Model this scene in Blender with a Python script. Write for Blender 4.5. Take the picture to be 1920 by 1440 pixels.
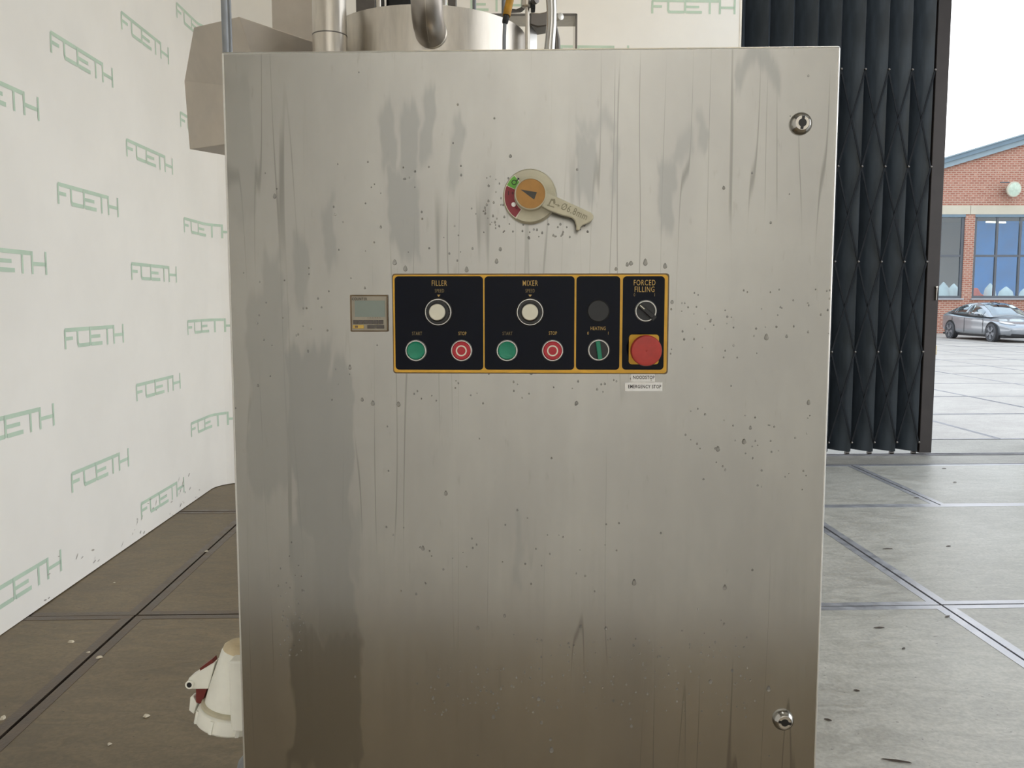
import bpy, math, random
from math import sin, cos, pi, radians
from mathutils import Vector, Matrix
random.seed(7)
scn = bpy.context.scene
for o in list(bpy.data.objects): bpy.data.objects.remove(o)
COL = scn.collection

# ------------------------------------------------------------------ camera
F, CX, CY = 1550.0, 960.0, 701.9          # focal length and principal point in photo pixels
PITCH = radians(5.12); CAMZ = 1.53
cam = bpy.data.cameras.new('camera'); camo = bpy.data.objects.new('camera', cam); COL.objects.link(camo)
camo.location = (0, 0, CAMZ); camo.rotation_euler = (pi/2 - PITCH, 0, 0)
cam.sensor_fit = 'HORIZONTAL'; cam.sensor_width = 36; cam.lens = F/1920*36
cam.shift_y = (CY - 720)/1920; cam.clip_start = .02; cam.clip_end = 300
scn.camera = camo
# ------------------------------------------------------------------ sky and light
w = bpy.data.worlds.new('sky'); scn.world = w; w.use_nodes = True
nt = w.node_tree; bg = nt.nodes['Background']
tc = nt.nodes.new('ShaderNodeTexCoord'); sp = nt.nodes.new('ShaderNodeSeparateXYZ')
rmp = nt.nodes.new('ShaderNodeValToRGB')
nt.links.new(tc.outputs['Generated'], sp.inputs[0]); nt.links.new(sp.outputs['Z'], rmp.inputs[0])
rmp.color_ramp.elements[0].color = (1, 1, 1, 1); rmp.color_ramp.elements[0].position = .15
rmp.color_ramp.elements[1].color = (.74, .87, 1, 1); rmp.color_ramp.elements[1].position = .9
nt.links.new(rmp.outputs[0], bg.inputs[0]); bg.inputs[1].default_value = 2.7
scn.view_settings.view_transform = 'Standard'; scn.view_settings.look = 'None'
scn.view_settings.gamma = 1; scn.view_settings.use_curve_mapping = False
scn.view_settings.exposure = 0.0
HALL = .034                                # the hall, its slabs and the gate stand at this yaw
def H2W(u, v, z=0): return Vector((u*cos(HALL) - v*sin(HALL), u*sin(HALL) + v*cos(HALL), z))
def portal(name, loc, rot, sx, sy):
    l = bpy.data.lights.new(name, 'AREA'); l.shape = 'RECTANGLE'; l.size = sx; l.size_y = sy
    l.cycles.is_portal = True
    o = bpy.data.objects.new(name, l); COL.objects.link(o); o.location = loc; o.rotation_euler = rot
portal('sky_portal_gate', H2W(5.1, 8.4, 2.35), (-pi/2, 0, HALL), 1.5, 4.7)
portal('sky_portal_roof', H2W(3.9, 4.25, 5.97), (0, 0, HALL), 3.2, 5.9)
portal('sky_portal_side', H2W(5.96, 3.3, 2.35), (0, pi/2, HALL), 4.7, 10.0)

# ------------------------------------------------------------------ helpers
def lin(c):
    r = []
    for v in c:
        v /= 255.0; r.append(v/12.92 if v <= .04045 else ((v + .055)/1.055)**2.4)
    return (*r, 1)
def ray(px, py):
    fw = Vector((0, cos(PITCH), -sin(PITCH))); up = Vector((0, sin(PITCH), cos(PITCH)))
    return fw + Vector((1, 0, 0))*((px - CX)/F) - up*((py - CY)/F)
def P(px, py, Y):
    r = ray(px, py); return Vector((0, 0, CAMZ)) + r*(Y/r.y)

class Nodes:
    def __init__(s, m): s.nt = m.node_tree; s.n = s.nt.nodes; s.l = s.nt.links
    def new(s, t, **k):
        n = s.n.new('ShaderNode' + t)
        for a, b in k.items(): setattr(n, a, b)
        return n
    def math(s, op, a, b=None, c=None, clamp=False):
        n = s.new('Math', operation=op, use_clamp=clamp)
        for i, x in enumerate((a, b, c)):
            if x is None: continue
            if isinstance(x, (int, float)): n.inputs[i].default_value = x
            else: s.l.new(x, n.inputs[i])
        return n.outputs[0]
    def step(s, x, a, b):
        n = s.new('MapRange', interpolation_type='SMOOTHSTEP')
        s.l.new(x, n.inputs[0]); n.inputs[1].default_value = a; n.inputs[2].default_value = b
        return n.outputs[0]
    def noise(s, vec, scale, detail=3, rough=.5, mapscale=None, dist=0):
        if mapscale:
            m = s.new('Mapping'); s.l.new(vec, m.inputs[0]); m.inputs['Scale'].default_value = mapscale; vec = m.outputs[0]
        n = s.new('TexNoise'); s.l.new(vec, n.inputs['Vector'])
        n.inputs['Scale'].default_value = scale; n.inputs['Detail'].default_value = detail
        n.inputs['Roughness'].default_value = rough; n.inputs['Distortion'].default_value = dist
        return n.outputs[0]
    def mix(s, f, a, b, mode='MIX'):
        n = s.new('Mix', data_type='RGBA', blend_type=mode)
        for sock, x in ((n.inputs[0], f), (n.inputs[6], a), (n.inputs[7], b)):
            if isinstance(x, (int, float)): sock.default_value = x
            elif isinstance(x, tuple): sock.default_value = x
            else: s.l.new(x, sock)
        return n.outputs[2]
def mat(name, col, rough=.5, metal=0, var=.12, scale=8, stretch=None, bump=0, bscale=60, spec=None, emit=None, world=False, rvar=0, trans=0, ior=None, coat=0):
    m = bpy.data.materials.new(name); m.use_nodes = True; N = Nodes(m); b = m.node_tree.nodes['Principled BSDF']
    c = lin(col); b.inputs['Metallic'].default_value = metal; b.inputs['Roughness'].default_value = rough
    if spec is not None: b.inputs['Specular IOR Level'].default_value = spec
    if trans: b.inputs['Transmission Weight'].default_value = trans
    if ior: b.inputs['IOR'].default_value = ior
    if coat: b.inputs['Coat Weight'].default_value = coat
    vec = (N.new('NewGeometry').outputs['Position'] if world else N.new('TexCoord').outputs['Object'])
    n = N.noise(vec, scale, 4, .6, stretch)
    lo = tuple(x*(1 - var) for x in c[:3]) + (1,); hi = tuple(min(1, x*(1 + var)) for x in c[:3]) + (1,)
    k = N.step(n, .3, .7)
    N.l.new(N.mix(k, lo, hi), b.inputs['Base Color'])
    if rvar: N.l.new(N.math('MULTIPLY_ADD', k, rvar, rough - rvar/2), b.inputs['Roughness'])
    if bump:
        n2 = N.noise(vec, bscale, 3, .6, stretch); bp = N.new('Bump'); bp.inputs['Strength'].default_value = bump
        bp.inputs['Distance'].default_value = .004
        N.l.new(n2, bp.inputs['Height']); N.l.new(bp.outputs[0], b.inputs['Normal'])
    if emit:
        b.inputs['Emission Color'].default_value = c; b.inputs['Emission Strength'].default_value = emit
    return m

class MB:
    """collects faces; build() links ONE mesh object"""
    def __init__(s): s.v = []; s.f = []
    def add(s, vs, fs, M=None):
        o = len(s.v)
        s.v += [(M @ Vector(v) if M else Vector(v)) for v in vs]; s.f += [[i + o for i in f] for f in fs]; return s
    def box(s, a, b, M=None):
        x0, y0, z0 = a; x1, y1, z1 = b
        return s.add([(x0,y0,z0),(x1,y0,z0),(x1,y1,z0),(x0,y1,z0),(x0,y0,z1),(x1,y0,z1),(x1,y1,z1),(x0,y1,z1)],
              [(0,3,2,1),(4,5,6,7),(0,1,5,4),(1,2,6,5),(2,3,7,6),(3,0,4,7)], M)
    def hexa(s, p):      # eight corners, bottom ring then top ring
        return s.add(p, [(0,3,2,1),(4,5,6,7),(0,1,5,4),(1,2,6,5),(2,3,7,6),(3,0,4,7)])
    def prism(s, poly, d0, d1, M=None):   # poly in (x,z), extruded along y
        n = len(poly)
        vs = [(x, d0, z) for x, z in poly] + [(x, d1, z) for x, z in poly]
        fs = [list(range(n)), list(range(2*n - 1, n - 1, -1))] + [(i, i + n, (i + 1) % n + n, (i + 1) % n) for i in range(n)]
        return s.add(vs, fs, M)
    def lathe(s, prof, n=32, M=None, a0=0, a1=2*pi, cap=True):  # prof (r,h) around local z
        full = abs(a1 - a0 - 2*pi) < 1e-6; m = n if full else n + 1
        vs = [(r*cos(a0 + (a1 - a0)*i/n), r*sin(a0 + (a1 - a0)*i/n), h) for r, h in prof for i in range(m)]
        fs = []
        for j in range(len(prof) - 1):
            for i in range(n):
                k = (i + 1) % m
                fs.append((j*m + i, j*m + k, (j + 1)*m + k, (j + 1)*m + i))
        if full and cap:
            if prof[0][0] > 1e-6: fs.append(list(range(m - 1, -1, -1)))
            if prof[-1][0] > 1e-6: fs.append([(len(prof) - 1)*m + i for i in range(m)])
        return s.add(vs, fs, M)
    def tube(s, pts, r, n=12, caps=True):
        pts = [Vector(p) for p in pts]; rs = r if isinstance(r, (list, tuple)) else [r]*len(pts)
        o = len(s.v); ref = None
        for i, p in enumerate(pts):
            t = (pts[min(i + 1, len(pts) - 1)] - pts[max(i - 1, 0)]).normalized()
            if ref is None: ref = Vector((0, 0, 1)) if abs(t.z) < .9 else Vector((1, 0, 0))
            a = (ref - t*ref.dot(t)).normalized(); ref = a; b = t.cross(a)
            s.v += [p + (a*cos(2*pi*k/n) + b*sin(2*pi*k/n))*rs[i] for k in range(n)]
        for i in range(len(pts) - 1):
            for k in range(n):
                q = (k + 1) % n; s.f.append([o + i*n + k, o + i*n + q, o + (i + 1)*n + q, o + (i + 1)*n + k])
        if caps:
            s.f.append([o + k for k in range(n - 1, -1, -1)]); s.f.append([o + (len(pts) - 1)*n + k for k in range(n)])
        return s
    def build(s, name, m, parent=None, origin=None, smooth=True, bevel=0, seg=2, **kw):
        me = bpy.data.meshes.new(name)
        org = origin if origin is not None else Vector((0, 0, 0))
        me.from_pydata([tuple(v - org) for v in s.v], [], s.f)
        me.materials.append(m); me.validate(); me.update()
        return link(name, me, parent, smooth, bevel, seg, **kw)
def link(name, me, parent=None, smooth=True, bevel=0, seg=2, **kw):
    if smooth and len(me.polygons):
        me.polygons.foreach_set('use_smooth', [True]*len(me.polygons)); me.set_sharp_from_angle(angle=radians(38))
    o = bpy.data.objects.new(name, me); COL.objects.link(o)
    if parent: o.parent = parent
    if bevel:
        b = o.modifiers.new('bevel', 'BEVEL'); b.width = bevel; b.segments = seg; b.limit_method = 'ANGLE'; b.angle_limit = radians(40)
    tag(o, **kw); return o
def tag(o, label=None, cat=None, group=None, kind=None):
    if label: o['label'] = label
    if cat: o['category'] = cat
    if group: o['group'] = group
    if kind: o['kind'] = kind
    return o
def empty(name, loc=(0, 0, 0), rz=0, **kw):
    o = bpy.data.objects.new(name, None); COL.objects.link(o); o.location = loc; o.rotation_euler = (0, 0, rz)
    o.empty_display_size = .1; return tag(o, **kw)
def copy_tree(o, parent=None):
    c = o.copy(); COL.objects.link(c); c.parent = parent
    for ch in list(o.children): copy_tree(ch, c)
    return c
def text_mesh(txt, size, align='CENTER', sx=1.0, ext=0.0, bold=0.0):
    cu = bpy.data.curves.new('t', 'FONT'); cu.body = txt; cu.size = size; cu.align_x = align; cu.align_y = 'CENTER'
    cu.extrude = ext; cu.space_character = 1.14; cu.offset = bold; cu.resolution_u = 3
    o = bpy.data.objects.new('t', cu); COL.objects.link(o)
    dg = bpy.context.evaluated_depsgraph_get(); me = bpy.data.meshes.new_from_object(o.evaluated_get(dg))
    bpy.data.objects.remove(o)
    for v in me.vertices: v.co = Vector((v.co.x*sx, -v.co.z, v.co.y))     # stands in the x-z plane, facing -y
    return me
def rrect(x0, z0, x1, z1, r, n=5):
    pts = []
    for cx, cz, a in ((x1 - r, z1 - r, 0), (x0 + r, z1 - r, pi/2), (x0 + r, z0 + r, pi), (x1 - r, z0 + r, 1.5*pi)):
        pts += [(cx + r*cos(a + pi/2*i/n), cz + r*sin(a + pi/2*i/n)) for i in range(n + 1)]
    return pts

# ------------------------------------------------------------------ materials
def concrete(name, c1, c2, rough):
    m = bpy.data.materials.new(name); m.use_nodes = True; N = Nodes(m); b = m.node_tree.nodes['Principled BSDF']
    pos = N.new('NewGeometry').outputs['Position']
    big = N.noise(pos, .9, 5, .62, None, .6); med = N.noise(pos, 5, 6, .7, (1.0, 2.2, 1), 1.2); fine = N.noise(pos, 55, 3, .6)
    k = N.math('ADD', N.math('MULTIPLY', N.step(big, .35, .68), .45), N.math('MULTIPLY', N.step(med, .36, .64), .55))
    c = N.mix(k, lin(c1), lin(c2))
    spk = N.step(N.noise(pos, 38, 2, .5, (1, 1.6, 1)), .70, .74)
    c = N.mix(N.math('MULTIPLY', spk, .55), c, (.018, .015, .012, 1))
    c = N.mix(N.math('MULTIPLY', N.step(fine, .3, .7), .2), c, (.02, .018, .015, 1))
    N.l.new(c, b.inputs['Base Color'])
    N.l.new(N.math('MULTIPLY_ADD', med, .3, rough - .15), b.inputs['Roughness'])
    bp = N.new('Bump'); bp.inputs['Strength'].default_value = .35; bp.inputs['Distance'].default_value = .006
    N.l.new(N.math('ADD', med, N.math('MULTIPLY', fine, .25)), bp.inputs['Height']); N.l.new(bp.outputs[0], b.inputs['Normal'])
    return m
M = {}
M['slab'] = concrete('clean_concrete_slab', (150, 147, 138), (184, 181, 172), .4)
M['slab_brown'] = concrete('brown_stained_slab', (99, 86, 64), (130, 115, 90), .5)
M['paving'] = concrete('yard_paving', (144, 138, 132), (170, 164, 157), .6)
M['apron'] = concrete('apron_concrete', (128, 124, 117), (154, 150, 141), .6)
M['joint'] = mat('joint_earth', (38, 34, 30), .9)
M['edge_steel'] = mat('worn_edge_steel', (104, 92, 80), .38, .75, .25, 14, None, .3, 90, world=True, rvar=.2)
M['edge_bright'] = mat('sheen_tinted_edge_steel', (178, 178, 182), .36, .6, .1, 14, None, .2, 90, world=True, rvar=.15)  # lighter copy of the edge steel, with daylight sheen in its colour
M['edge_yard'] = mat('yard_edge_steel', (120, 120, 124), .5, .4, .2, 6, world=True)
M['backdrop'] = mat('white_backdrop_board', (239, 237, 232), .55, 0, .03, 1.2, bump=.02, bscale=12, world=True)
M['backdrop_edge'] = mat('backdrop_edge', (235, 230, 220), .5)
M['logo'] = mat('pale_green_print', (192, 213, 195), .6, 0, .05, 5)
M['scuff'] = mat('grey_scuff', (170, 165, 160), .8, 0, .2, 30)
M['hall_wall'] = mat('grey_hall_wall', (176, 174, 168), .8, 0, .05, 2)
M['white_wall'] = mat('white_hall_wall', (226, 224, 218), .7, 0, .03, 2)
M['ceiling'] = mat('ceiling_sheet', (205, 203, 196), .8, 0, .04, 2)
M['steel'] = mat('brushed_stainless', (200, 194, 184), .36, .95, .10, 9, (6, 6, 1), .03, 120, rvar=.12)
M['pipe'] = mat('dull_pipe_steel', (158, 152, 145), .34, .9, .1, 12, rvar=.1)
M['steel_hood'] = mat('dull_stainless_hood', (194, 186, 175), .48, .8, .10, 7, None, .02, 60, rvar=.15)
M['steel_bright'] = mat('polished_stainless', (190, 188, 184), .14, 1, .05, 12, rvar=.08)
M['steel_dark'] = mat('dark_steel', (112, 108, 104), .4, .85, .12, 12)
M['conduit'] = mat('grey_conduit', (138, 142, 146), .45, .2, .08, 20)
M['black'] = mat('black_plastic', (17, 17, 19), .35, 0, .1, 20)
M['rubber'] = mat('black_rubber', (30, 30, 31), .7, 0, .15, 20)
M['panel_yellow'] = mat('panel_yellow', (222, 170, 48), .4, 0, .08, 40)
M['panel_dark'] = mat('panel_navy_gloss', (6, 10, 24), .06, 0, .1, 3, spec=.13)
M['gold_text'] = mat('gold_print', (190, 156, 84), .5, 0, .06, 60)
M['dim_text'] = mat('faded_gold_print', (130, 112, 72), .6, 0, .2, 120)
M['chrome'] = mat('satin_chrome', (222, 220, 214), .3, .6, .04, 30)
M['green_btn'] = mat('green_button', (4, 132, 100), .35, 0, .06, 40)
M['red_btn'] = mat('red_button', (178, 26, 42), .4, 0, .05, 40)
M['white_btn'] = mat('cream_button', (226, 222, 204), .4, 0, .03, 40)
M['estop'] = mat('emergency_red', (180, 56, 48), .45, 0, .1, 60)
M['label'] = mat('white_label', (246, 245, 243), .6, 0, .02, 30)
M['ink'] = mat('black_ink', (40, 38, 38), .7)
M['beige'] = mat('aged_beige_plastic', (196, 190, 166), .45, 0, .08, 30)
M['beige_cable'] = mat('white_grey_plastic', (244, 244, 234), .5, 0, .04, 18)
M['beige_stain'] = mat('yellowed_plastic', (214, 198, 164), .55, 0, .12, 40)
M['counter'] = mat('counter_beige', (158, 150, 134), .5, 0, .06, 60)
M['counter_rim'] = mat('counter_brown_rim', (116, 96, 70), .5, 0, .12, 60)
M['lcd'] = mat('lcd_grey_green', (132, 142, 134), .25, 0, .03, 20)
M['key'] = mat('counter_key_grey', (92, 86, 82), .6, 0, .15, 90)
M['key_yellow'] = mat('counter_key_yellow', (212, 176, 84), .55, 0, .08, 60)
M['sw_green'] = mat('switch_green', (104, 176, 64), .5, 0, .05, 60)
M['sw_red'] = mat('switch_red', (140, 44, 54), .5, 0, .06, 60)
M['gold'] = mat('gold_disc', (162, 118, 58), .35, .3, .07, 60)
M['dark_grey'] = mat('dark_grey_print', (74, 72, 66), .6)
M['emboss'] = mat('embossed_mark', (150, 144, 120), .6)
M['gate'] = mat('black_gate_steel', (66, 73, 80), .45, .3, .25, 3, (3, 3, .6), rvar=.18)
M['lattice'] = mat('dark_lattice_bar', (26, 29, 33), .75, 0, .2, 6, spec=.2)
M['gate_post'] = mat('brown_gate_post', (44, 38, 36), .5, .2, .15, 5)
M['yellow_hose'] = mat('yellow_hose', (186, 136, 36), .6, 0, .25, 40)
M['wet'] = mat('water_drop', (216, 215, 212), .04, 0, 0, 5, trans=.85, ior=1.33, spec=.6)
M['red_plastic'] = mat('red_plastic', (110, 34, 28), .5)
# cabinet door: brushed stainless with dried run marks, wet patches and drips
def door_steel():
    m = bpy.data.materials.new('door_stainless'); m.use_nodes = True; N = Nodes(m); b = m.node_tree.nodes['Principled BSDF']
    tcn = N.new('TexCoord').outputs['Object']; s = N.new('SeparateXYZ'); N.l.new(tcn, s.inputs[0]); X, Z = s.outputs[0], s.outputs[2]
    warp = N.math('ADD', N.math('MULTIPLY', N.math('SUBTRACT', N.noise(tcn, 14, 3, .6, (1, 1, .55)), .5), .05),
                         N.math('MULTIPLY', N.math('SUBTRACT', N.noise(tcn, 60, 2, .5, (1, 1, .25)), .5), .012))
    xw = N.math('ADD', X, warp); zw = N.math('ADD', Z, N.math('MULTIPLY', N.math('SUBTRACT', N.noise(tcn, 26, 3, .6, (1, 1, .05)), .5), .16))
    wet = None
    for x0, x1, z0, z1, k in STAINS:
        q = N.math('MULTIPLY', N.math('MULTIPLY', N.step(xw, x0 - .003, x0 + .003), N.step(xw, x1 + .003, x1 - .003)),
                   N.math('MULTIPLY', N.step(zw, z0 - .012, z0 + .012), N.step(zw, z1 + .012, z1 - .012)))
        q = N.math('MULTIPLY', q, k); wet = q if wet is None else N.math('MAXIMUM', wet, q)
    # thin vertical run marks, thicker towards the right hand side and the left edge
    runs = N.math('ABSOLUTE', N.math('SUBTRACT', N.noise(tcn, 34, 1, .4, (1, 1, .035)), .5))
    runs = N.math('MULTIPLY', N.step(runs, .012, .0), N.step(N.noise(tcn, 5, 2, .5, (1, 1, .6)), .46, .6))
    smear = N.step(N.noise(tcn, 9, 5, .65, (1, 1, .4)), .34, .7)
    brush = N.noise(tcn, 130, 4, .7, (1, 1, .02))
    grime = N.step(N.noise(tcn, 90, 4, .7, (1, 1, .22)), .60, .72)
    c = N.mix(smear, lin((162, 160, 155)), lin((171, 169, 163)))
    c = N.mix(N.math('MULTIPLY', brush, .12), c, lin((147, 144, 138)))
    c = N.mix(N.math('MULTIPLY', grime, .22), c, lin((127, 124, 118)))
    c = N.mix(N.math('MULTIPLY', runs, .7), c, lin((124, 122, 117)))
    c = N.mix(N.math('MULTIPLY', wet, .85), c, lin((141, 141, 138)))
    N.l.new(c, b.inputs['Base Color']); b.inputs['Metallic'].default_value = 1
    r = N.math('ADD', N.math('MULTIPLY', brush, .06), N.math('MULTIPLY_ADD', wet, -.04, .18))
    N.l.new(r, b.inputs['Roughness'])
    bp = N.new('Bump'); bp.inputs['Strength'].default_value = .012; bp.inputs['Distance'].default_value = .002
    N.l.new(N.math('ADD', brush, N.math('MULTIPLY', N.noise(tcn, 3.5, 2, .5), 2)), bp.inputs['Height']); N.l.new(bp.outputs[0], b.inputs['Normal'])
    return m

# ================================================================== STRUCTURE
# ---- hall floor of steel-edged concrete slabs
def slab_mesh(name, lx, ly, m, t=.14, gap=.006, e=.045, steel=True):
    a = e if steel else 0
    b = MB().box((gap + a, gap + a, -t), (lx - gap - a, ly - gap - a, 0)); me = bpy.data.meshes.new(name)
    me.from_pydata([tuple(v) for v in b.v], [], b.f); me.materials.append(m)
    fm = None
    if steel:
        b = MB(); g = gap
        b.box((g, g, -t), (lx - g, g + e, .0015)); b.box((g, ly - g - e, -t), (lx - g, ly - g, .0015))
        b.box((g, g + e, -t), (g + e, ly - g - e, .0015)); b.box((lx - g - e, g + e, -t), (lx - g, ly - g - e, .0015))
        fm = bpy.data.meshes.new('steel_edge'); fm.from_pydata([tuple(v) for v in b.v], [], b.f)
    return me, fm
def lay(parent, us, vs, m, em, e=.045, name='floor_slab'):
    cache = {}
    for i in range(len(us) - 1):
        for j in range(len(vs) - 1):
            key = (round(us[i + 1] - us[i], 3), round(vs[j + 1] - vs[j], 3))
            if key not in cache:
                a, f = slab_mesh(name, key[0], key[1], m, e=e); f.materials.append(em); cache[key] = (a, f)
            a, f = cache[key]
            o = bpy.data.objects.new(name, a); COL.objects.link(o); o.parent = parent
            if m is M['slab'] and (us[i + 1] < 2.0 or (vs[j] < 1.9 and us[i + 1] < 2.5)):      # backdrop slabs are stained brown; unseen front rows browned to darken the door's reflection
                o.material_slots[0].link = 'OBJECT'; o.material_slots[0].material = M['slab_brown']
            o.location = (us[i], vs[j], random.uniform(-.002, .001)); o.rotation_euler = (random.uniform(-.0006, .0006), random.uniform(-.0006, .0006), 0)
            g = bpy.data.objects.new('steel_edge', f); COL.objects.link(g); g.parent = o
            if m is M['slab'] and us[i] > 0 and vs[j] > 1.9:      # lighter edges near the gate: daylight sheen put into the steel's colour
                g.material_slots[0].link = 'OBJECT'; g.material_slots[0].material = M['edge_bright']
floor = MB().box((-6.3, -1.8, -.3), (5.95, 8.0, -.16)).build('floor', M['joint'], kind='structure', smooth=False)
floor.rotation_euler.z = HALL
U = [-5.7 + 2*i for i in range(6)] + [5.94]
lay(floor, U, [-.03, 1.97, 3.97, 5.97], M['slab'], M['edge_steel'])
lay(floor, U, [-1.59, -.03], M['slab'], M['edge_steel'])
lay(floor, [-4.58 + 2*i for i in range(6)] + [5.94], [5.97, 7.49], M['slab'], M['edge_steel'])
th = MB().box((-6.2, 7.50, -.16), (5.95, 7.975, .0)).build('floor_threshold', M['apron'], floor, smooth=False)
MB().box((-6.2, 7.492, -.1), (5.95, 7.512, .003)).build('threshold_strip', M['edge_yard'], th, smooth=False)
MB().box((-6.2, 7.93, -.1), (5.95, 7.945, .012)).box((-6.2, 7.985, -.1), (5.95, 8.0, .012)).build('gate_track_rail', M['edge_yard'], th, smooth=False)
# ---- yard outside
yard = MB().box((-40, -60, -.5), (70, 70, -.2)).build('ground', M['joint'], kind='structure', smooth=False); yard.rotation_euler.z = HALL
VY = [8.87 + 2*i for i in range(14)]
lay(yard, [3.7 + 2.02*i for i in range(11)], VY, M['paving'], M['edge_yard'], .03, 'paving_slab')
MB().box((-6.3, 8.0, -.2), (26, 8.86, -.004)).build('apron', M['apron'], yard, smooth=False)
far = MB().box((3.7, VY[-1], -.2), (70, 70, -.004)).box((26.0, 8.87, -.2), (70, VY[-1], -.004)).box((-40, 8.87, -.2), (3.7, 70, -.004)).box((-40, -60, -.2), (70, -1.8, -.004)).box((5.96, -1.8, -.2), (70, 8.86, -.004)).build('yard_surface', M['paving'], yard, smooth=False)
# ---- backdrop of printed white boards: left run, rounded corner, back run
UL, VB, RC, TOP, VC = -2.215, 6.93, .25, 4.45, 6.68
ARC = RC*pi/2
def path(s, off=0.0):
    if s <= VC: return (UL + off, s)
    if s <= VC + ARC:
        a = (s - VC)/RC; return (UL + RC - (RC - off)*cos(a), VC + (RC - off)*sin(a))
    return (UL + RC + (s - VC - ARC), VB - off)
def path_s(u): return VC + ARC + (u - UL - RC)
S_END = path_s(2.10)
ss = [-1.55, VC] + [VC + ARC*i/12 for i in range(1, 13)] + [S_END]
def board(s_list, name):
    b = MB(); n = len(s_list)
    vs = [(*path(s, o), z) for s in s_list for o in (0, -.02) for z in (.004, TOP)]
    fs = []
    for i in range(n - 1):
        k = 4*i; fs += [(k, k + 4, k + 5, k + 1), (k + 2, k + 3, k + 7, k + 6), (k + 1, k + 5, k + 7, k + 3), (k, k + 2, k + 6, k + 4)]
    fs += [(0, 1, 3, 2), (4*n - 4, 4*n - 2, 4*n - 1, 4*n - 3)]
    o = b.add(vs, fs).build(name, M['backdrop'], kind='structure'); o.rotation_euler.z = HALL; return o
wl = board([s for s in ss if s <= VC + ARC/2 + .01], 'wall_left')
wb = board([s for s in ss if s >= VC + ARC/2 - .01], 'wall_back')
e = MB().box((2.10, VB - .004, .004), (2.116, VB + .03, TOP)).build('board_edge_trim', M['backdrop_edge'], wb)
def logo(s0, ztop, wid, parent, hgt=.112):
    b = MB(); tb = .021; tv = .017; W = wid; zb = ztop - hgt
    def bar(x0, x1, z0, z1):
        n = max(1, int((x1 - x0)/.06)); vs = []
        for i in range(n + 1):
            x = s0 + x0 + (x1 - x0)*i/n; vs += [(*path(x, .0015), z0), (*path(x, .0015), z1)]
        b.add(vs, [(2*i, 2*i + 2, 2*i + 3, 2*i + 1) for i in range(n)])
    def stem(x, z0=zb, z1=ztop): bar(x - tv/2, x + tv/2, z0, z1)
    def poly(pts): b.add([(*path(s0 + x, .0015), z) for x, z in pts], [list(range(len(pts)))])
    stem(tv/2, zb, ztop - .012); poly([(0, ztop - .012), (tv, ztop - .02), (.03, ztop - .02), (.03, ztop), (.012, ztop)])
    bar(.03, .385*W, ztop - tb, ztop); bar(tv, .125*W, ztop - .066, ztop - .047)
    stem(.2*W, zb + .022, ztop - tb); poly([(.2*W - tv/2, zb + .022), (.2*W + .004, zb + .003), (.22*W, zb + .003), (.22*W, zb + .024), (.2*W + tv/2, zb + .03)])
    bar(.22*W, .385*W, zb + .003, zb + .024)
    stem(.4*W, zb + .006, ztop); bar(.41*W, .80*W, ztop - tb, ztop)
    bar(.41*W, .567*W, ztop - .066, ztop - .047); bar(.415*W, .60*W, zb + .003, zb + .024)
    stem(.693*W, zb, ztop - tb); stem(.813*W, zb, ztop); bar(.82*W, W - tv/2, ztop - .07, ztop - .051); stem(W - tv/2, zb, ztop + .003)
    return b.build('logo_print', M['logo'], parent, smooth=False)
ROWA = [.611, 1.383, 2.144, 2.908, 3.68]; ROWB = [.231, 1.0, 1.77, 2.533, 3.298, 3.97]
for s0, rows, wd in ((3.575, ROWB, .728), (4.443, ROWA, .722), (5.312, ROWB, .772), (6.265, ROWA, .78), (2.70, ROWA, .72), (1.83, ROWB, .72), (.96, ROWA, .72)):
    for z in rows: logo(s0, z, wd, wl)
ROWC = ROWA[:-1] + [3.60]
for u0, rows in ((1.371, ROWB), (.50, ROWC), (-.37, ROWB), (-1.24, ROWC)):
    for z in rows: logo(path_s(u0), z, .693, wb)
# scuffs near the foot of the left backdrop
random.seed(3); sc = MB()
for i in range(46):
    s0 = random.uniform(3.4, 6.4); z0 = abs(random.gauss(.08, .07)) + .01; L = random.uniform(.008, .035); t = random.uniform(.002, .006); sl = random.uniform(-.3, 1.2)
    sc.add([(*path(s0 + a*L, .0022), z0 + a*L*sl + c*t) for a, c in ((0, 0), (.5, -.6), (1, 0), (1, 1), (.5, 1.5), (0, .8))], [list(range(6))])
sc.build('scuff_marks', M['scuff'], wl, smooth=False, kind='stuff')
# ---- hall shell
def shell(name, boxes, m):
    b = MB()
    for a, c in boxes: b.box(a, c)
    o = b.build(name, m, kind='structure', smooth=False); o.rotation_euler.z = HALL; return o
shell('wall_far', [((-6.3, 8.3, 0), (2.2, 8.5, 5.8)), ((2.2, 8.3, 4.75), (5.8, 8.5, 5.8))], M['hall_wall'])
shell('wall_right', [((5.8, -1.8, 4.7), (5.95, 8.5, 5.8)), ((5.8, -1.8, 0), (5.95, -1.5, 4.7)), ((5.8, 8.2, 0), (5.95, 8.5, 4.7))], M['hall_wall'])
shell('wall_side', [((-6.5, -1.8, 0), (-6.3, 8.5, 5.8))], M['hall_wall'])
shell('wall_rear', [((-6.3, -1.8, 0), (5.8, -1.6, 5.8))], M['white_wall'])
shell('ceiling', [((-6.5, -1.8, 5.8), (2.3, 8.5, 5.95)), ((5.5, -1.8, 5.8), (5.95, 8.5, 5.95)), ((2.3, -1.8, 5.8), (5.5, 1.3, 5.95)), ((2.3, 7.2, 5.8), (5.5, 8.5, 5.95))], M['ceiling'])

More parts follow.
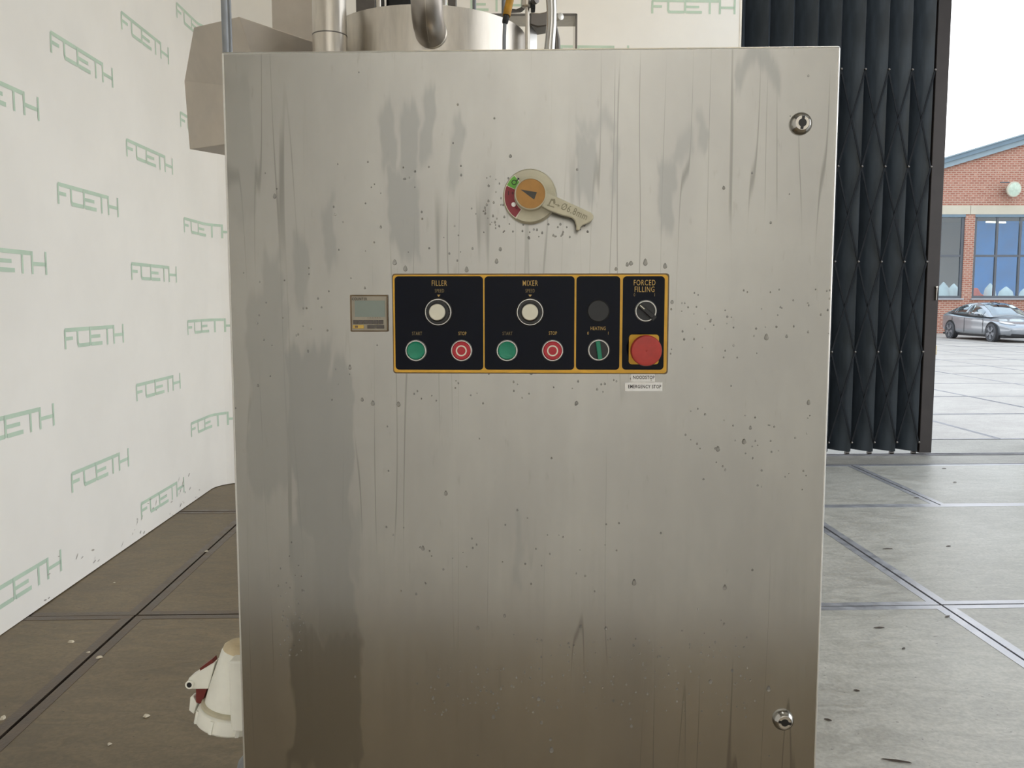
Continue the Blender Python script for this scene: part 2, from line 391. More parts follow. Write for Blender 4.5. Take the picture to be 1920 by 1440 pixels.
# ================================================================== CONTROL CABINET
CP = Vector((-.3802, 1.1134, 1.8535)); CYAW = -.0338; CW, CH, CD = .8, 1.0, .3
CAX = Vector((cos(CYAW), sin(CYAW), 0)); CNY = Vector((-sin(CYAW), cos(CYAW), 0))   # CNY points into the cabinet
CB = CP + CAX*(CW/2) - Vector((0, 0, CH))
def dl(px, py, off=0.0):      # photo pixel -> (x, z) in the cabinet's frame on the plane `off` in front of the door
    r = ray(px, py); o = CP - CNY*off; k = (o - Vector((0, 0, CAMZ))).dot(CNY)/r.dot(CNY)
    p = Vector((0, 0, CAMZ)) + r*k - CB
    return p.dot(CAX), p.z
def dpoly(pts, off=0.0): return [dl(x, y, off) for x, y in pts]
cab = empty('control_cabinet', CB, CYAW, label='large stainless steel electrical cabinet with wet, water-streaked door and yellow-framed control panel', cat='cabinet')
def stain(x0, y0, x1, y1, k):
    a = dl(x0, y1); b = dl(x1, y0); return (a[0], b[0], a[1], b[1], k)
STAINS = [stain(*q) for q in (
    (722, 330, 786, 485, .8), (712, 210, 744, 340, .7), (756, 200, 786, 340, .8), (790, 165, 815, 300, .8), (846, 215, 868, 345, .7), (838, 300, 862, 320, .5),
    (1080, 260, 1115, 375, .75), (1085, 235, 1150, 270, .6), (1146, 270, 1160, 370, .6), (1236, 290, 1268, 425, .75), (1262, 265, 1300, 320, .6), (1306, 235, 1326, 300, .7),
    (1388, 95, 1462, 145, .8), (613, 390, 634, 520, .6), (548, 430, 574, 560, .6), (470, 560, 545, 900, .5), (548, 640, 615, 1010, .8), (598, 700, 660, 1260, .75),
    (545, 1180, 672, 1445, .95), (500, 470, 520, 900, .5), (548, 1000, 600, 1200, .6), (660, 960, 680, 1080, .5), (425, 160, 470, 420, .35), (966, 960, 978, 1110, .5))]
M['door'] = door_steel()
# shell, then the door leaf with folded edge
MB().box((-.394, .022, .004), (.394, CD, .996)).build('cabinet_body', M['steel'], cab, bevel=.003)
door = MB().box((-.4, 0, 0), (.4, .018, CH)).build('cabinet_door', M['door'], cab, bevel=.0034, seg=4)
door.data.materials.append(M['chrome']); door.modifiers['bevel'].material = 1  # lighter bevel material puts the bright edge highlight into its colour
MB().box((-.392, .018, .01), (.392, .0225, .99)).build('door_gasket', M['rubber'], cab, smooth=False)
def part(b, name, m, parent=cab, **k): return b.build(name, m, parent, **k)
def disc(cx, cz, prof, n=40, cap=True):     # lathe facing the viewer: prof (r, height out of the door)
    return MB().lathe(prof, n, Matrix.Translation((cx, 0, cz)) @ Matrix.Rotation(pi/2, 4, 'X'), cap=cap)
def put_text(txt, px, py, size, m, parent, off, align='CENTER', sx=1.0, rot=0, bold=0.0, name='lettering'):
    me = text_mesh(txt, size, align, sx, 0, bold); x, z = dl(px, py, off); R = Matrix.Rotation(-rot, 3, 'Y')
    for v in me.vertices: v.co = R @ v.co + Vector((x, -off, z))
    me.materials.append(m); return link(name, me, parent, smooth=False)
# control panel
PT = .003
panel = part(MB().prism(rrect(*dl(739.5, 698), *dl(1252, 515), .004), 0, -PT), 'control_panel', M['panel_yellow'], bevel=.0004)
a0, b0 = dl(737.5, 700), dl(1255, 512.5)
part(MB().prism(rrect(a0[0], a0[1], b0[0], b0[1], .004), 0, -.0008), 'panel_backing', M['counter_rim'])
for x0, x1 in ((742, 905.7), (909, 1077.5), (1079.8, 1163), (1166, 1246.7)):
    a, b = dl(x0, 693, PT), dl(x1, 518, PT)
    part(MB().prism(rrect(a[0], a[1], b[0], b[1], .0048), -PT, -PT - .0004), 'panel_field', M['panel_dark'], panel)
TO = PT + .0007
for t, x, y, s, m, sx in (('FILLER', 823.5, 531.5, .0098, 'gold_text', .74), ('MIXER', 994, 531.5, .0098, 'gold_text', .74), ('FORCED', 1208.5, 530.5, .0098, 'gold_text', .78), ('FILLING', 1208.5, 543, .0098, 'gold_text', .78),
        ('SPEED', 824, 545.5, .0062, 'dim_text', .74), ('SPEED', 994, 545.5, .0062, 'dim_text', .74), ('START', 782, 625.5, .0062, 'dim_text', .74), ('STOP', 867, 625.5, .0062, 'gold_text', .74),
        ('START', 951.5, 625.5, .0062, 'dim_text', .74), ('STOP', 1036.5, 625, .0062, 'gold_text', .74), ('HEATING', 1121.5, 616, .0062, 'gold_text', .78), ('0', 1102.5, 625, .0056, 'gold_text', .8), ('1', 1140.5, 625, .0056, 'gold_text', .8),
        ('0', 1189.5, 553, .0056, 'dim_text', .8), ('1', 1227.5, 553, .0056, 'dim_text', .8)):
    put_text(t, x, y, s*1.05, M[m], panel, TO, sx=sx*.86, bold=.00004)
for x in (823, 994):
    part(MB().add([(*dl(x - 3.4, 552.5, TO)[:1], -TO, dl(x, 552.5)[1]), (dl(x, 557)[0], -TO, dl(x, 557)[1]), (dl(x + 3.4, 552.5)[0], -TO, dl(x, 552.5)[1])], [(0, 1, 2)]), 'arrow_mark', M['gold_text'], panel, smooth=False)
BT = PT + .0004
# speed knobs
for x, y, g in ((823, 585, 'filler'), (994, 585, 'mixer')):
    cx, cz = dl(x, y)
    k = part(disc(cx, cz, [(.0186, BT), (.0186, BT + .0025), (.0176, BT + .004), (.0165, BT + .004), (.016, BT + .002), (.0, BT + .002)]), 'speed_knob', M['steel_dark'])
    b = MB(); n = 36; pr = []
    for i in range(2*n):
        r = .0152 if i % 2 else .0146; pr.append((cx + r*cos(pi*i/n), cz + r*sin(pi*i/n)))
    b.prism(pr, -BT - .001, -BT - .014); part(b, 'knurled_grip', M['black'], k, smooth=False)
    part(disc(cx, cz, [(.0172, BT + .0035), (.0176, BT + .005), (.0172, BT + .0062), (.0163, BT + .0062), (.0158, BT + .004)], 48, False), 'knob_ring', M['chrome'], k)
    part(disc(cx, cz, [(.0125, BT + .013), (.0125, BT + .0145), (.0108, BT + .0155), (.0, BT + .0155)]), 'knob_collar', M['black'], k)
    part(disc(cx, cz, [(.0108, BT + .0145), (.0106, BT + .017), (.0098, BT + .018), (.0, BT + .0181)]), 'knob_cap', M['white_btn'], k)
def bezel(x, y, name, r=.0144):
    cx, cz = dl(x, y)
    return cx, cz, part(disc(cx, cz, [(r, BT), (r, BT + .0015), (r - .001, BT + .003), (r - .0018, BT + .003), (r - .0026, BT + .0015), (0, BT + .0012)]), name, M['chrome'])
for x, y in ((781, 657), (951, 657)):
    cx, cz, b = bezel(x, y, 'start_button')
    part(disc(cx, cz, [(.0117, BT + .001), (.0117, BT + .0035), (.0108, BT + .0045), (.0100, BT + .0042), (0, BT + .0046)]), 'button_cap', M['green_btn'], b)
for x, y in ((866, 657), (1036, 657)):
    cx, cz, b = bezel(x, y, 'stop_button')
    part(disc(cx, cz, [(.0121, BT + .001), (.0121, BT + .0035), (.0112, BT + .0044), (0, BT + .0044)]), 'button_cap', M['red_btn'], b)
    part(disc(cx, cz, [(.0073, BT + .0043), (.0073, BT + .0047), (.0056, BT + .0047), (.0056, BT + .0043)], 40, False), 'stop_ring', M['white_btn'], b)
cx, cz = dl(1121.5, 583)
pl = part(disc(cx, cz, [(.0143, BT), (.0143, BT + .002), (.0135, BT + .0028), (0, BT + .0028)]), 'blanking_plug', M['black'])
part(disc(cx, cz, [(.0143, BT + .002), (.0146, BT + .0026), (.0139, BT + .003)], 40, False), 'plug_rim', M['rubber'], pl)
for x, y, rot, c, nm in ((1122, 656, radians(-8), 'green_btn', 'heating_switch'), (1210, 583, radians(49), 'black', 'filling_switch')):
    cx, cz, b = bezel(x, y, nm)
    part(disc(cx, cz, [(.0123, BT + .001), (.0123, BT + .0025), (0, BT + .0025)]), 'switch_face', M['black'], b)
    R = Matrix.Translation((cx, 0, cz)) @ Matrix.Rotation(rot, 4, 'Y') if nm == 'heating_switch' else Matrix.Translation((cx, 0, cz)) @ Matrix.Rotation(-rot, 4, 'Y')
    part(MB().prism(rrect(-.0028, -.0118, .0028, .0122, .0012), -BT - .002, -BT - .011, R), 'switch_lever', M[c], b, bevel=.0006)
    if nm == 'filling_switch':
        part(MB().box((-.0006, -BT - .0113, .004), (.0006, -BT - .010, .0115), R), 'pointer_line', M['white_btn'], b, smooth=False)
        part(MB().prism(rrect(-.0034, -.0158, .0034, -.008, .001), -BT - .001, -BT - .0045, R), 'lever_tail', M['black'], b)
# emergency stop
a, b = dl(1178, 682.5), dl(1234.5, 627)
es = part(MB().prism(rrect(a[0], a[1], b[0], b[1], .004), -PT, -PT - .0035), 'emergency_stop', M['panel_yellow'], bevel=.0006)
cx, cz = (a[0] + b[0])/2, (a[1] + b[1])/2
part(disc(cx, cz, [(.0135, .006), (.0135, .020), (.012, .024)]), 'stop_stem', M['rubber'], es)
part(disc(cx, cz, [(.013, .020), (.0185, .0225), (.0200, .026), (.0200, .032), (.0188, .0348), (.0165, .0356), (.008, .0352), (.0012, .0351), (.0008, .0345), (0, .0345)], 48), 'mushroom_head', M['estop'], es)
# paper labels
for t, x0, y0, x1, y1, tx, s in (('NOODSTOP', 1183, 700.5, 1228, 716, 1207, .0062), ('EMERGENCY STOP', 1172, 717.5, 1242, 733.5, 1208.5, .0062)):
    a, b = dl(x0, y1), dl(x1, y0); R = Matrix.Translation((a[0], 0, a[1])) @ Matrix.Rotation(-.008, 4, 'Y') @ Matrix.Translation((-a[0], 0, -a[1]))
    lb = part(MB().prism([(a[0], a[1]), (b[0], a[1]), (b[0], b[1]), (a[0], b[1])], 0, -.0004, R), 'paper_label', M['label'], smooth=False)
    put_text(t, tx, (y0 + y1)/2 - .3, s, M['ink'], lb, .0006, sx=.76, bold=.0001)
# counter
a, b = dl(658.5, 621.5), dl(727.5, 553)
ct = part(MB().prism(rrect(a[0], a[1], b[0], b[1], .001), 0, -.0045), 'counter', M['counter_rim'], bevel=.0008)
a, b = dl(660.5, 619.5, .005), dl(724.5, 555.5, .005)
part(MB().prism(rrect(a[0], a[1], b[0], b[1], .0008), -.0044, -.006), 'counter_face', M['counter'], ct)
a, b = dl(665.5, 594, .006), dl(721.5, 563.5, .006); part(MB().box((a[0], -.0064, a[1]), (b[0], -.005, b[1])), 'counter_screen', M['lcd'], ct, smooth=False)
for i in range(6):
    x = 662.5 + i*9.55; a, b = dl(x, 607.5, .006), dl(x + 8.6, 600, .006); part(MB().box((a[0], -.0074, a[1]), (b[0], -.006, b[1])), 'counter_key', M['key'], ct, bevel=.0004)
for x0, x1, m in ((662, 682.5, 'key_yellow'), (689, 704, 'key'), (705.5, 720.5, 'key')):
    a, b = dl(x0, 616, .006), dl(x1, 609.5, .006); part(MB().box((a[0], -.0074, a[1]), (b[0], -.006, b[1])), 'counter_key', M[m], ct, bevel=.0004)
a, b = dl(666, 614.5, .006), dl(671.5, 610.5, .006); part(MB().box((a[0], -.0078, a[1]), (b[0], -.007, b[1])), 'key_mark', M['counter_rim'], ct, smooth=False)
put_text('COUNTER', 674, 560.7, .0048, M['dark_grey'], ct, .0065, sx=.82, bold=.00012)
put_text('1  2  3  4  5  6', 701, 595.8, .0026, M['key'], ct, .0065, sx=1.0)
# main rotary switch with padlock handle
cx, cz = dl(993.5, 369, .006)
sw = part(disc(cx, cz, [(.0352, 0), (.0352, .006), (.0345, .008), (.0338, .008), (.0338, .0095), (.0346, .010), (.0346, .014), (.033, .0165), (.0, .0165)], 64), 'main_switch', M['beige'])
hx, hz = dl(995, 365.5, .02)
def arc_seg(a0, a1, r0, r1, d0, d1, n=16):
    p = [(hx - .0008 + r1*cos(radians(a0 + (a1 - a0)*i/n)), hz - .0012 + r1*sin(radians(a0 + (a1 - a0)*i/n))) for i in range(n + 1)]
    q = [(hx - .0008 + r0*cos(radians(a0 + (a1 - a0)*i/n)), hz - .0012 + r0*sin(radians(a0 + (a1 - a0)*i/n))) for i in range(n, -1, -1)]
    return MB().prism(p + q, -d0, -d1)
part(arc_seg(126, 238, .0202, .0338, .016, .0172), 'scale_border', M['white_btn'], sw)
part(arc_seg(128, 155, .0205, .0329, .017, .0176), 'green_scale', M['sw_green'], sw)
part(arc_seg(156.5, 235, .0205, .0329, .017, .0176), 'red_scale', M['sw_red'], sw)
part(disc(*dl(963, 383.5, .0176), [(.0029, .0175), (.0029, .0182), (.0022, .0184), (0, .0184)], 20), 'scale_rivet', M['chrome'], sw)
bb = MB(); c0 = dl(964, 342, .018)
bb.lathe([(.0024, 0), (.0034, 0)], 20, Matrix.Translation((c0[0], -.0178, c0[1])) @ Matrix.Rotation(pi/2, 4, 'X'), cap=False)
bb.prism([(c0[0] + .0022, c0[1] + .0018), (c0[0] + .003, c0[1] + .0010), (c0[0] + .0066, c0[1] + .0050), (c0[0] + .0058, c0[1] + .0058)], -.0177, -.0179)
bb.prism([(c0[0] + .0035, c0[1] + .0055), (c0[0] + .0066, c0[1] + .0058), (c0[0] + .0066, c0[1] + .0028)], -.0177, -.0179)
part(bb, 'lock_symbol', M['ink'], sw, smooth=False)
put_text('I', 953.5, 362.5, .0075, M['ink'], sw, .018, rot=0); put_text('+', 961, 362.5, .0075, M['ink'], sw, .018); put_text('1', 968, 390.5, .006, M['ink'], sw, .018, rot=radians(50))
# handle: hub and lever arm in one piece, traced on the plane of its face
def cpx(pts): return [(900 + x/7.385, 290 + y/7.385) for x, y in pts]
arm = dpoly(cpx([(905, 500), (960, 540), (1250, 672), (1540, 805), (1572, 845), (1570, 890), (1535, 925), (1420, 975), (1392, 1005), (1385, 1040), (1358, 1052), (1335, 1035), (1335, 975), (1312, 905), (1270, 868), (1130, 835), (960, 775), (850, 715)]), .03)
hub = part(disc(hx, hz, [(.0206, .0165), (.0206, .031), (.0200, .033), (.0188, .0335), (.0186, .0318), (0, .0318)], 56), 'switch_handle', M['beige'], sw)
part(MB().prism(arm, -.019, -.0315), 'handle_lever', M['beige'], sw, bevel=.0014, seg=3)
hd = part(disc(hx, hz, [(.0186, .0317), (.0186, .0322), (0, .0322)], 56), 'handle_disc', M['gold'], sw)
part(MB().prism(dpoly(cpx([(560, 482), (788, 520), (750, 622)]), .0325), -.0321, -.0326), 'pointer_arrow', M['dark_grey'], sw, smooth=False)
put_text('\u00d86.8mm', 1077, 397, .0125, M['emboss'], sw, .0318, sx=.74, rot=radians(-24), bold=.0001)
bb = MB(); q = dpoly(cpx([(958, 705), (945, 690), (985, 610), (1040, 615), (1045, 670), (1020, 690), (1015, 668), (1012, 640), (990, 640), (965, 690)]), .0318); bb.prism(q, -.0314, -.0319)
q = dpoly(cpx([(930, 690), (1030, 720), (1026, 735), (926, 705)]), .0318); bb.prism(q, -.0314, -.0319)
q = dpoly(cpx([(1040, 680), (1085, 695), (1080, 680), (1108, 712), (1072, 722), (1080, 706), (1036, 692)]), .0318); bb.prism(q, -.0314, -.0319)
part(bb, 'padlock_mark', M['emboss'], sw, smooth=False)
# two quarter-turn locks
for x, y, rot in ((1503, 231, radians(5)), (1470, 1352.5, radians(98))):
    cx, cz = dl(x, y, .005)
    lk = part(disc(cx, cz, [(.0142, 0), (.0142, .003), (.0128, .0055), (.0098, .0095), (.0092, .0098), (.0088, .009), (0, .009)], 48), 'door_lock', M['steel_bright'])
    part(disc(cx, cz, [(.0082, .0088), (.0082, .0092), (0, .0092)], 40), 'lock_core', M['steel'], lk)
    R = Matrix.Translation((cx, 0, cz)) @ Matrix.Rotation(rot, 4, 'Y')
    kh = [(.0052*cos(2*pi*i/24)*1.0, .0052*sin(2*pi*i/24)) for i in range(24)]
    part(MB().prism(kh, -.0090, -.0094, R).prism([(-.002, -.0082), (.0018, -.0082), (.0022, .0084), (-.0016, .0084)], -.0090, -.00935, R), 'keyhole', M['black'], lk, smooth=False)
# hinge-side bracket and left-hand appliance inlet
part(MB().prism([(-.4, .385), (-.405, .377), (-.404, .34), (-.4, .334)], .05, .085), 'side_catch', M['steel_bright'], bevel=.0008)
SX = -.4
inl = part(MB().box((SX - .030, .035, .052), (SX + .006, .145, .158)), 'power_inlet', M['beige_cable'], bevel=.003)
A0 = Vector((SX - .028, .085, .150)); DIR = Vector((-.20, -.06, -1)).normalized()
def axis_m(p, d):
    q = Vector((0, 0, 1)).rotation_difference(d); return Matrix.Translation(p) @ q.to_matrix().to_4x4()
xc = (Vector((-1, 0, 0)) - DIR*DIR.dot(Vector((-1, 0, 0)))).normalized(); yc = DIR.cross(xc)   # local x points outward, -y to the front
AM = Matrix.Translation(A0) @ Matrix((xc, yc, DIR)).transposed().to_4x4()
part(MB().lathe([(0, -.016), (.020, -.014), (.027, -.008), (.030, 0), (.0375, .055), (.0405, .088), (.0405, .108)], 40, AM), 'inlet_housing', M['beige_cable'], inl)
part(MB().lathe([(0, -.0165), (.0205, -.0145), (.0276, -.0082), (.0302, .004)], 40, AM), 'housing_top', M['beige_stain'], inl)
part(MB().lathe([(.0425, .084), (.047, .087), (.0485, .094), (.0485, .106), (.046, .109), (.0405, .109)], 40, AM), 'locking_ring', M['beige_cable'], inl)
part(MB().lathe([(.0408, .078), (.0442, .08), (.0442, .084), (.0408, .085)], 40, AM), 'ring_seal', M['beige'], inl)
for k in range(8):
    an = 2*pi*k/8 + .2; part(MB().box((-.0025, .0478, .088), (.0025, .0505, .107), AM @ Matrix.Rotation(an, 4, 'Z')), 'ring_rib', M['beige_cable'], inl)
b = MB()
b.prism([(.034, .018), (.068, .050), (.070, .060), (.062, .066), (.036, .060)], -.012, .012, AM)
part(b, 'hinge_lug', M['beige_cable'], inl, bevel=.0015)
part(MB().tube([AM @ Vector((.064, -.0125, .058)), AM @ Vector((.064, -.016, .058))], [.0062, .0062], 20), 'hinge_boss', M['beige_cable'], inl)
part(MB().tube([AM @ Vector((.064, -.0155, .058)), AM @ Vector((.064, -.0164, .058))], [.0038, .0038], 16), 'hinge_hole', M['black'], inl)
part(MB().prism([(.040, .016), (.056, .034), (.054, .038), (.036, .024)], -.008, .008, AM), 'red_catch', M['red_plastic'], inl)
part(MB().prism([(.040, .062), (.056, .066), (.052, .086), (.044, .088)], -.007, .011, AM), 'red_insert', M['red_plastic'], inl)
part(MB().prism([(.050, .088), (.058, .078), (.062, .080), (.060, .1), (.052, .104)], -.008, .008, AM), 'cap_lip', M['beige_cable'], inl, bevel=.001)
# water drops on the door
random.seed(11); dr = MB()
def drop(px, py, r, st):
    x, z = dl(px, py); n = 8; vs = []; rings = ((1, 0), (.86, .35), (.5, .62))
    for q, h in rings:
        for i in range(n):
            a = 2*pi*i/n; zz = sin(a)*r*q*(st if sin(a) > 0 else 1.0); xx = cos(a)*r*q*(.8 if sin(a) > .3 else 1)
            vs.append((x + xx, -h*r*.7, z + zz))
    vs.append((x, -r*.48, z - r*.1)); o = len(rings)*n
    fs = [(j*n + i, j*n + (i + 1) % n, (j + 1)*n + (i + 1) % n, (j + 1)*n + i) for j in range(len(rings) - 1) for i in range(n)]
    fs += [(o - n + i, o - n + (i + 1) % n, o) for i in range(n)]; dr.add(vs, fs)
BIG = [(515, 369), (740, 493), (931, 491), (938, 468), (875, 507), (1155, 505), (1176, 497), (1183, 494), (1210, 494), (1247, 500), (957, 293), (1081, 756), (1260, 567), (1357, 353), (1516, 756), (836, 926), (793, 1029), (896, 1178), (1189, 1094), (1359, 1103),
       (1136, 1179), (1089, 1175), (699, 757), (747, 759), (1437, 634), (1475, 631), (1346, 843), (1395, 829), (1407, 803), (1332, 1279), (1373, 1258), (1441, 1293), (1184, 1362), (1032, 1387), (1010, 1311), (925, 1345), (812, 1310), (1015, 1356), (840, 1285), (946, 1155), (1034, 1408), (656, 690), (679, 750), (760, 505), (826, 690), (996, 700)]
for x, y in BIG: drop(x, y, random.uniform(.002, .0031), random.uniform(1.2, 2.2))
for x0, y0, x1, y1, n in ((905, 330, 960, 440, 40), (960, 420, 1110, 450, 26), (780, 1250, 1000, 1340, 60), (1000, 1190, 1180, 1330, 50), (1180, 1180, 1420, 1350, 80), (1230, 540, 1560, 680, 60), (1280, 760, 1520, 920, 40), (700, 980, 1180, 1110, 34),
        (520, 1030, 570, 1230, 40), (480, 500, 720, 760, 30), (760, 690, 1230, 760, 34), (620, 300, 900, 480, 30), (440, 110, 1540, 1430, 50), (770, 610, 860, 680, 16)):
    for i in range(n): drop(random.uniform(x0, x1), random.uniform(y0, y1), random.uniform(.0008, .0016), random.uniform(1, 1.8))
dr.build('water_droplets', M['wet'], cab, kind='stuff')

# ================================================================== MACHINE BEHIND THE CABINET
MO = Vector((-.15, 1.95, 0))
mc = empty('filling_machine', MO, label='stainless steel filling and mixing machine with drum, pipes and angular hood standing behind the cabinet', cat='machine')
def mp(b, name, m, parent=mc, **k):
    if parent is mc: return b.build(name, m, mc, origin=MO, **k)
    return b.build(name, m, parent, origin=MO, **k)
# angular hood
def on_plane(px, py, a, b, c):
    n = (b - a).cross(c - a); r = ray(px, py); o = Vector((0, 0, CAMZ)); return o + r*((a - o).dot(n)/r.dot(n))
h0_, h1_, h3_ = P(363.5, 51.5, 1.98), P(448, 31, 1.84), P(346, 152, 2.13)
h6_, h8_ = on_plane(470, 97, h0_, h1_, h3_), on_plane(492, 168, h0_, h1_, h3_)
h4_ = P(356, 280, 2.13); h5_ = on_plane(520, 257, h3_, h4_, h8_); h2_ = P(586, 78, 1.95); h9_ = on_plane(640, 200, h1_, h8_, h2_)
hv = [h0_, h1_, h2_, h3_, h4_, h5_, h6_, P(640, 329, 2.62), h8_, h9_, P(520, 70, 2.6)]
bk = [P(420, 60, 2.6), P(420, 270, 2.6)]
hood = MB().add(hv + bk, [(0, 3, 8, 6, 1), (3, 4, 5, 8), (1, 6, 8, 9, 2), (8, 5, 7, 9), (4, 12, 7, 5), (0, 1, 2, 10, 11), (0, 11, 12, 4, 3), (2, 9, 7, 12, 11, 10)])
mp(hood, 'hood', M['steel_hood'], smooth=False, bevel=.0015)
def vbox(x0, x1, Y0, Y1, z0, z1, yref=50):
    a, b = P(x0, yref, Y0), P(x1, yref, Y0); return MB().box((a.x, Y0, z0), (b.x, Y1, z1))
mp(vbox(510, 592, 2.30, 2.62, .0, 3.1), 'column', M['steel_hood'], bevel=.003)
tx = P(618, 50, 1.86).x
mp(MB().lathe([(.0375, .0), (.0375, P(618, 57, 1.82).z)], 40, Matrix.Translation((tx, 1.86, 0))), 'post_sleeve', M['steel'])
mp(MB().lathe([(.0365, P(618, 57, 1.82).z), (.0365, 3.0)], 40, Matrix.Translation((tx, 1.86, 0))), 'lift_post', M['steel'])
mp(MB().lathe([(.0368, P(618, 58.5, 1.82).z), (.0379, P(618, 58, 1.82).z), (.0379, P(618, 56, 1.82).z), (.0366, P(618, 55.5, 1.82).z)], 40, Matrix.Translation((tx, 1.86, 0))), 'post_seam', M['steel_dark'])
DC = 2.10; DR = .1122*DC; dx = (810 - 960)/1550*DC; DZ = P(810, 8, DC - DR).z
mp(MB().lathe([(DR - .02, 1.25), (DR, 1.32), (DR, DZ - .006), (DR + .001, DZ), (DR - .005, DZ), (DR - .006, DZ - .05), (DR - .006, 1.34)], 72, Matrix.Translation((dx, DC, 0))), 'drum', M['steel'])
mp(MB().lathe([(DR - .005, DZ - .10), (0, DZ - .10)], 48, Matrix.Translation((dx, DC, 0))), 'drum_inside', M['steel_dark'])
# elbow pipe
ex = P(800, 30, 1.78).x; zb = P(800, 67, 1.78).z + .034
pts = [(ex - .001, 1.78, 3.0), (ex, 1.78, zb + .05)] + [(ex, 1.78 + .05*(1 - cos(a*pi/12)), zb + .05 - .05*sin(a*pi/12)) for a in range(1, 7)] + [(ex, DC - DR + .03, zb)]
ep = mp(MB().tube(pts, .0335, 28), 'elbow_pipe', M['pipe'])
mp(MB().tube([Vector(p) + Vector((0, -.0335, 0)) if i < 2 else Vector(p) + (Vector(p) - Vector((ex, 1.83, zb + .05))).normalized()*.0332 for i, p in enumerate(pts[:8])], .0007, 6), 'weld_seam', M['steel'], ep)
mp(MB().lathe([(.036, 0), (.036, .006), (.0338, .009)], 32, Matrix.Translation((ex, DC - DR - .004 + .012, zb)) @ Matrix.Rotation(pi/2, 4, 'X')), 'pipe_flange', M['steel'], ep)
mp(vbox(668, 704, 2.42, 2.6, 1.4, 3.0), 'rear_panel', M['steel_dark'], bevel=.002)
mp(vbox(724, 772, 2.5, 2.75, 2.1, 2.9), 'motor_housing', M['black'], bevel=.01)
mp(vbox(840, 855, 2.45, 2.5, 1.5, 3.0), 'rear_panel', M['steel_dark'], bevel=.002)
def rod(x0, x1, Y, z0, z1, m='steel', name='support_rod', n=16):
    a, b = P(x0, 40, Y), P(x1, 40, Y); return mp(MB().lathe([((b.x - a.x)/2, z0), ((b.x - a.x)/2, z1)], n, Matrix.Translation(((a.x + b.x)/2, Y, 0))), name, M[m])
rod(706, 715, 2.15, 2.0, 3.0); rod(830, 838, 2.3, 1.9, 3.0, 'steel_bright'); rod(886, 893, 2.3, 1.9, 3.0, 'conduit'); rod(940.5, 949, 2.2, 2.0, 3.0, 'conduit')
# hose with black ferrule
h0, h1, h2, h3 = P(960, -60, 1.68), P(956, 0, 1.68), P(949.5, 30, 1.67), P(947, 42, 1.66)
hs = mp(MB().tube([h0, h1, h2], .0078, 16), 'yellow_hose', M['yellow_hose'])
mp(MB().tube([h2, (h2 + h3)/2, h3, P(946.5, 45, 1.66)], [.0058, .0064, .0058, .004], 14), 'hose_ferrule', M['rubber'], hs)
mp(MB().tube([P(946.5, 43, 1.66), P(945.5, 70, 1.66), P(945, 140, 1.66), P(945, 220, 1.66)], .0036, 12), 'hose_pipe', M['conduit'], hs)
# clamp rod
rod(984.5, 992.5, 1.75, 1.5, P(988, 14, 1.75).z + .01, 'steel', 'clamp_rod')
c = P(988, 14, 1.75)
cl = mp(MB().lathe([(.0085, c.z), (.0115, c.z + .002), (.0115, c.z + .2)], 20, Matrix.Translation((c.x, 1.75, 0))), 'clamp', M['steel'])
mp(MB().box((c.x + .008, 1.74, c.z - .006), (c.x + .017, 1.765, c.z + .06)), 'clamp_jaw', M['rubber'], cl, bevel=.002)
k = P(1003, 0, 1.73); mp(MB().lathe([(.002, -.006), (.0075, -.005), (.0085, 0), (.0075, .005), (.002, .006)], 18, axis_m(k, Vector((.7, -.7, 0)).normalized())), 'clamp_knob', M['steel_dark'], cl)
q = [P(958, 16, 1.80), P(968, 17.5, 1.78), P(980, 12, 1.76), P(984, 8, 1.755), P(984, 14, 1.755), P(976, 20, 1.77), P(958, 21, 1.8)]
mp(MB().add([v for v in q] + [v + Vector((0, .012, 0)) for v in q], [list(range(7)), list(range(13, 6, -1))] + [(i, i + 7, (i + 1) % 7 + 7, (i + 1) % 7) for i in range(7)]), 'clamp_web', M['steel_dark'], cl)
# dark lid lug to the right of the drum and bright sheet under it
q = [(994, 23), (1012, 24), (1022, 22), (1032, 16), (1040, 18), (1040, 44), (1026, 48), (1008, 51), (994, 46)]
p1 = [P(x, y, 2.02) for x, y in q]; n = len(p1)
mp(MB().add(p1 + [v + Vector((0, .06, 0)) for v in p1], [list(range(n)), list(range(2*n - 1, n - 1, -1))] + [(i, i + n, (i + 1) % n + n, (i + 1) % n) for i in range(n)]), 'lid_lug', M['steel_dark'], bevel=.003)
a, b = P(993.5, 60, 2.0), P(1011, 60, 2.0)
mp(MB().hexa([(a.x, 2.0, 1.5), (b.x, 2.05, 1.5), (b.x, 2.06, 1.5), (a.x, 2.01, 1.5), (a.x, 2.0, P(1000, 45, 2).z), (b.x - .004, 2.05, P(1000, 49, 2).z), (b.x - .004, 2.06, P(1000, 49, 2).z), (a.x, 2.01, P(1000, 45, 2).z)]), 'drum_bracket', M['steel_bright'], smooth=False)
# bright bent tube
mp(MB().tube([P(1031, -60, 1.66), P(1033, -10, 1.66), P(1034.5, 20, 1.66), P(1034, 45, 1.66), P(1032, 70, 1.66), P(1030, 95, 1.66), P(1028, 170, 1.66)], [.0098, .0102, .0098, .0096, .0098, .0104, .0105], 20), 'bent_tube', M['steel_bright'])
mp(MB().tube([P(1037, 20, 1.69), P(1039, 50, 1.69), P(1043, 75, 1.69), P(1044, 95, 1.69), P(1044, 170, 1.69)], [.004, .006, .0075, .0075, .0075], 16), 'bent_tube', M['steel_dark'])
mp(MB().lathe([(.003, -.006), (.0072, -.005), (.0072, .005), (.003, .006)], 16, axis_m(P(1049, 32, 1.75), Vector((.5, -.85, 0)).normalized())), 'tube_nut', M['chrome'])
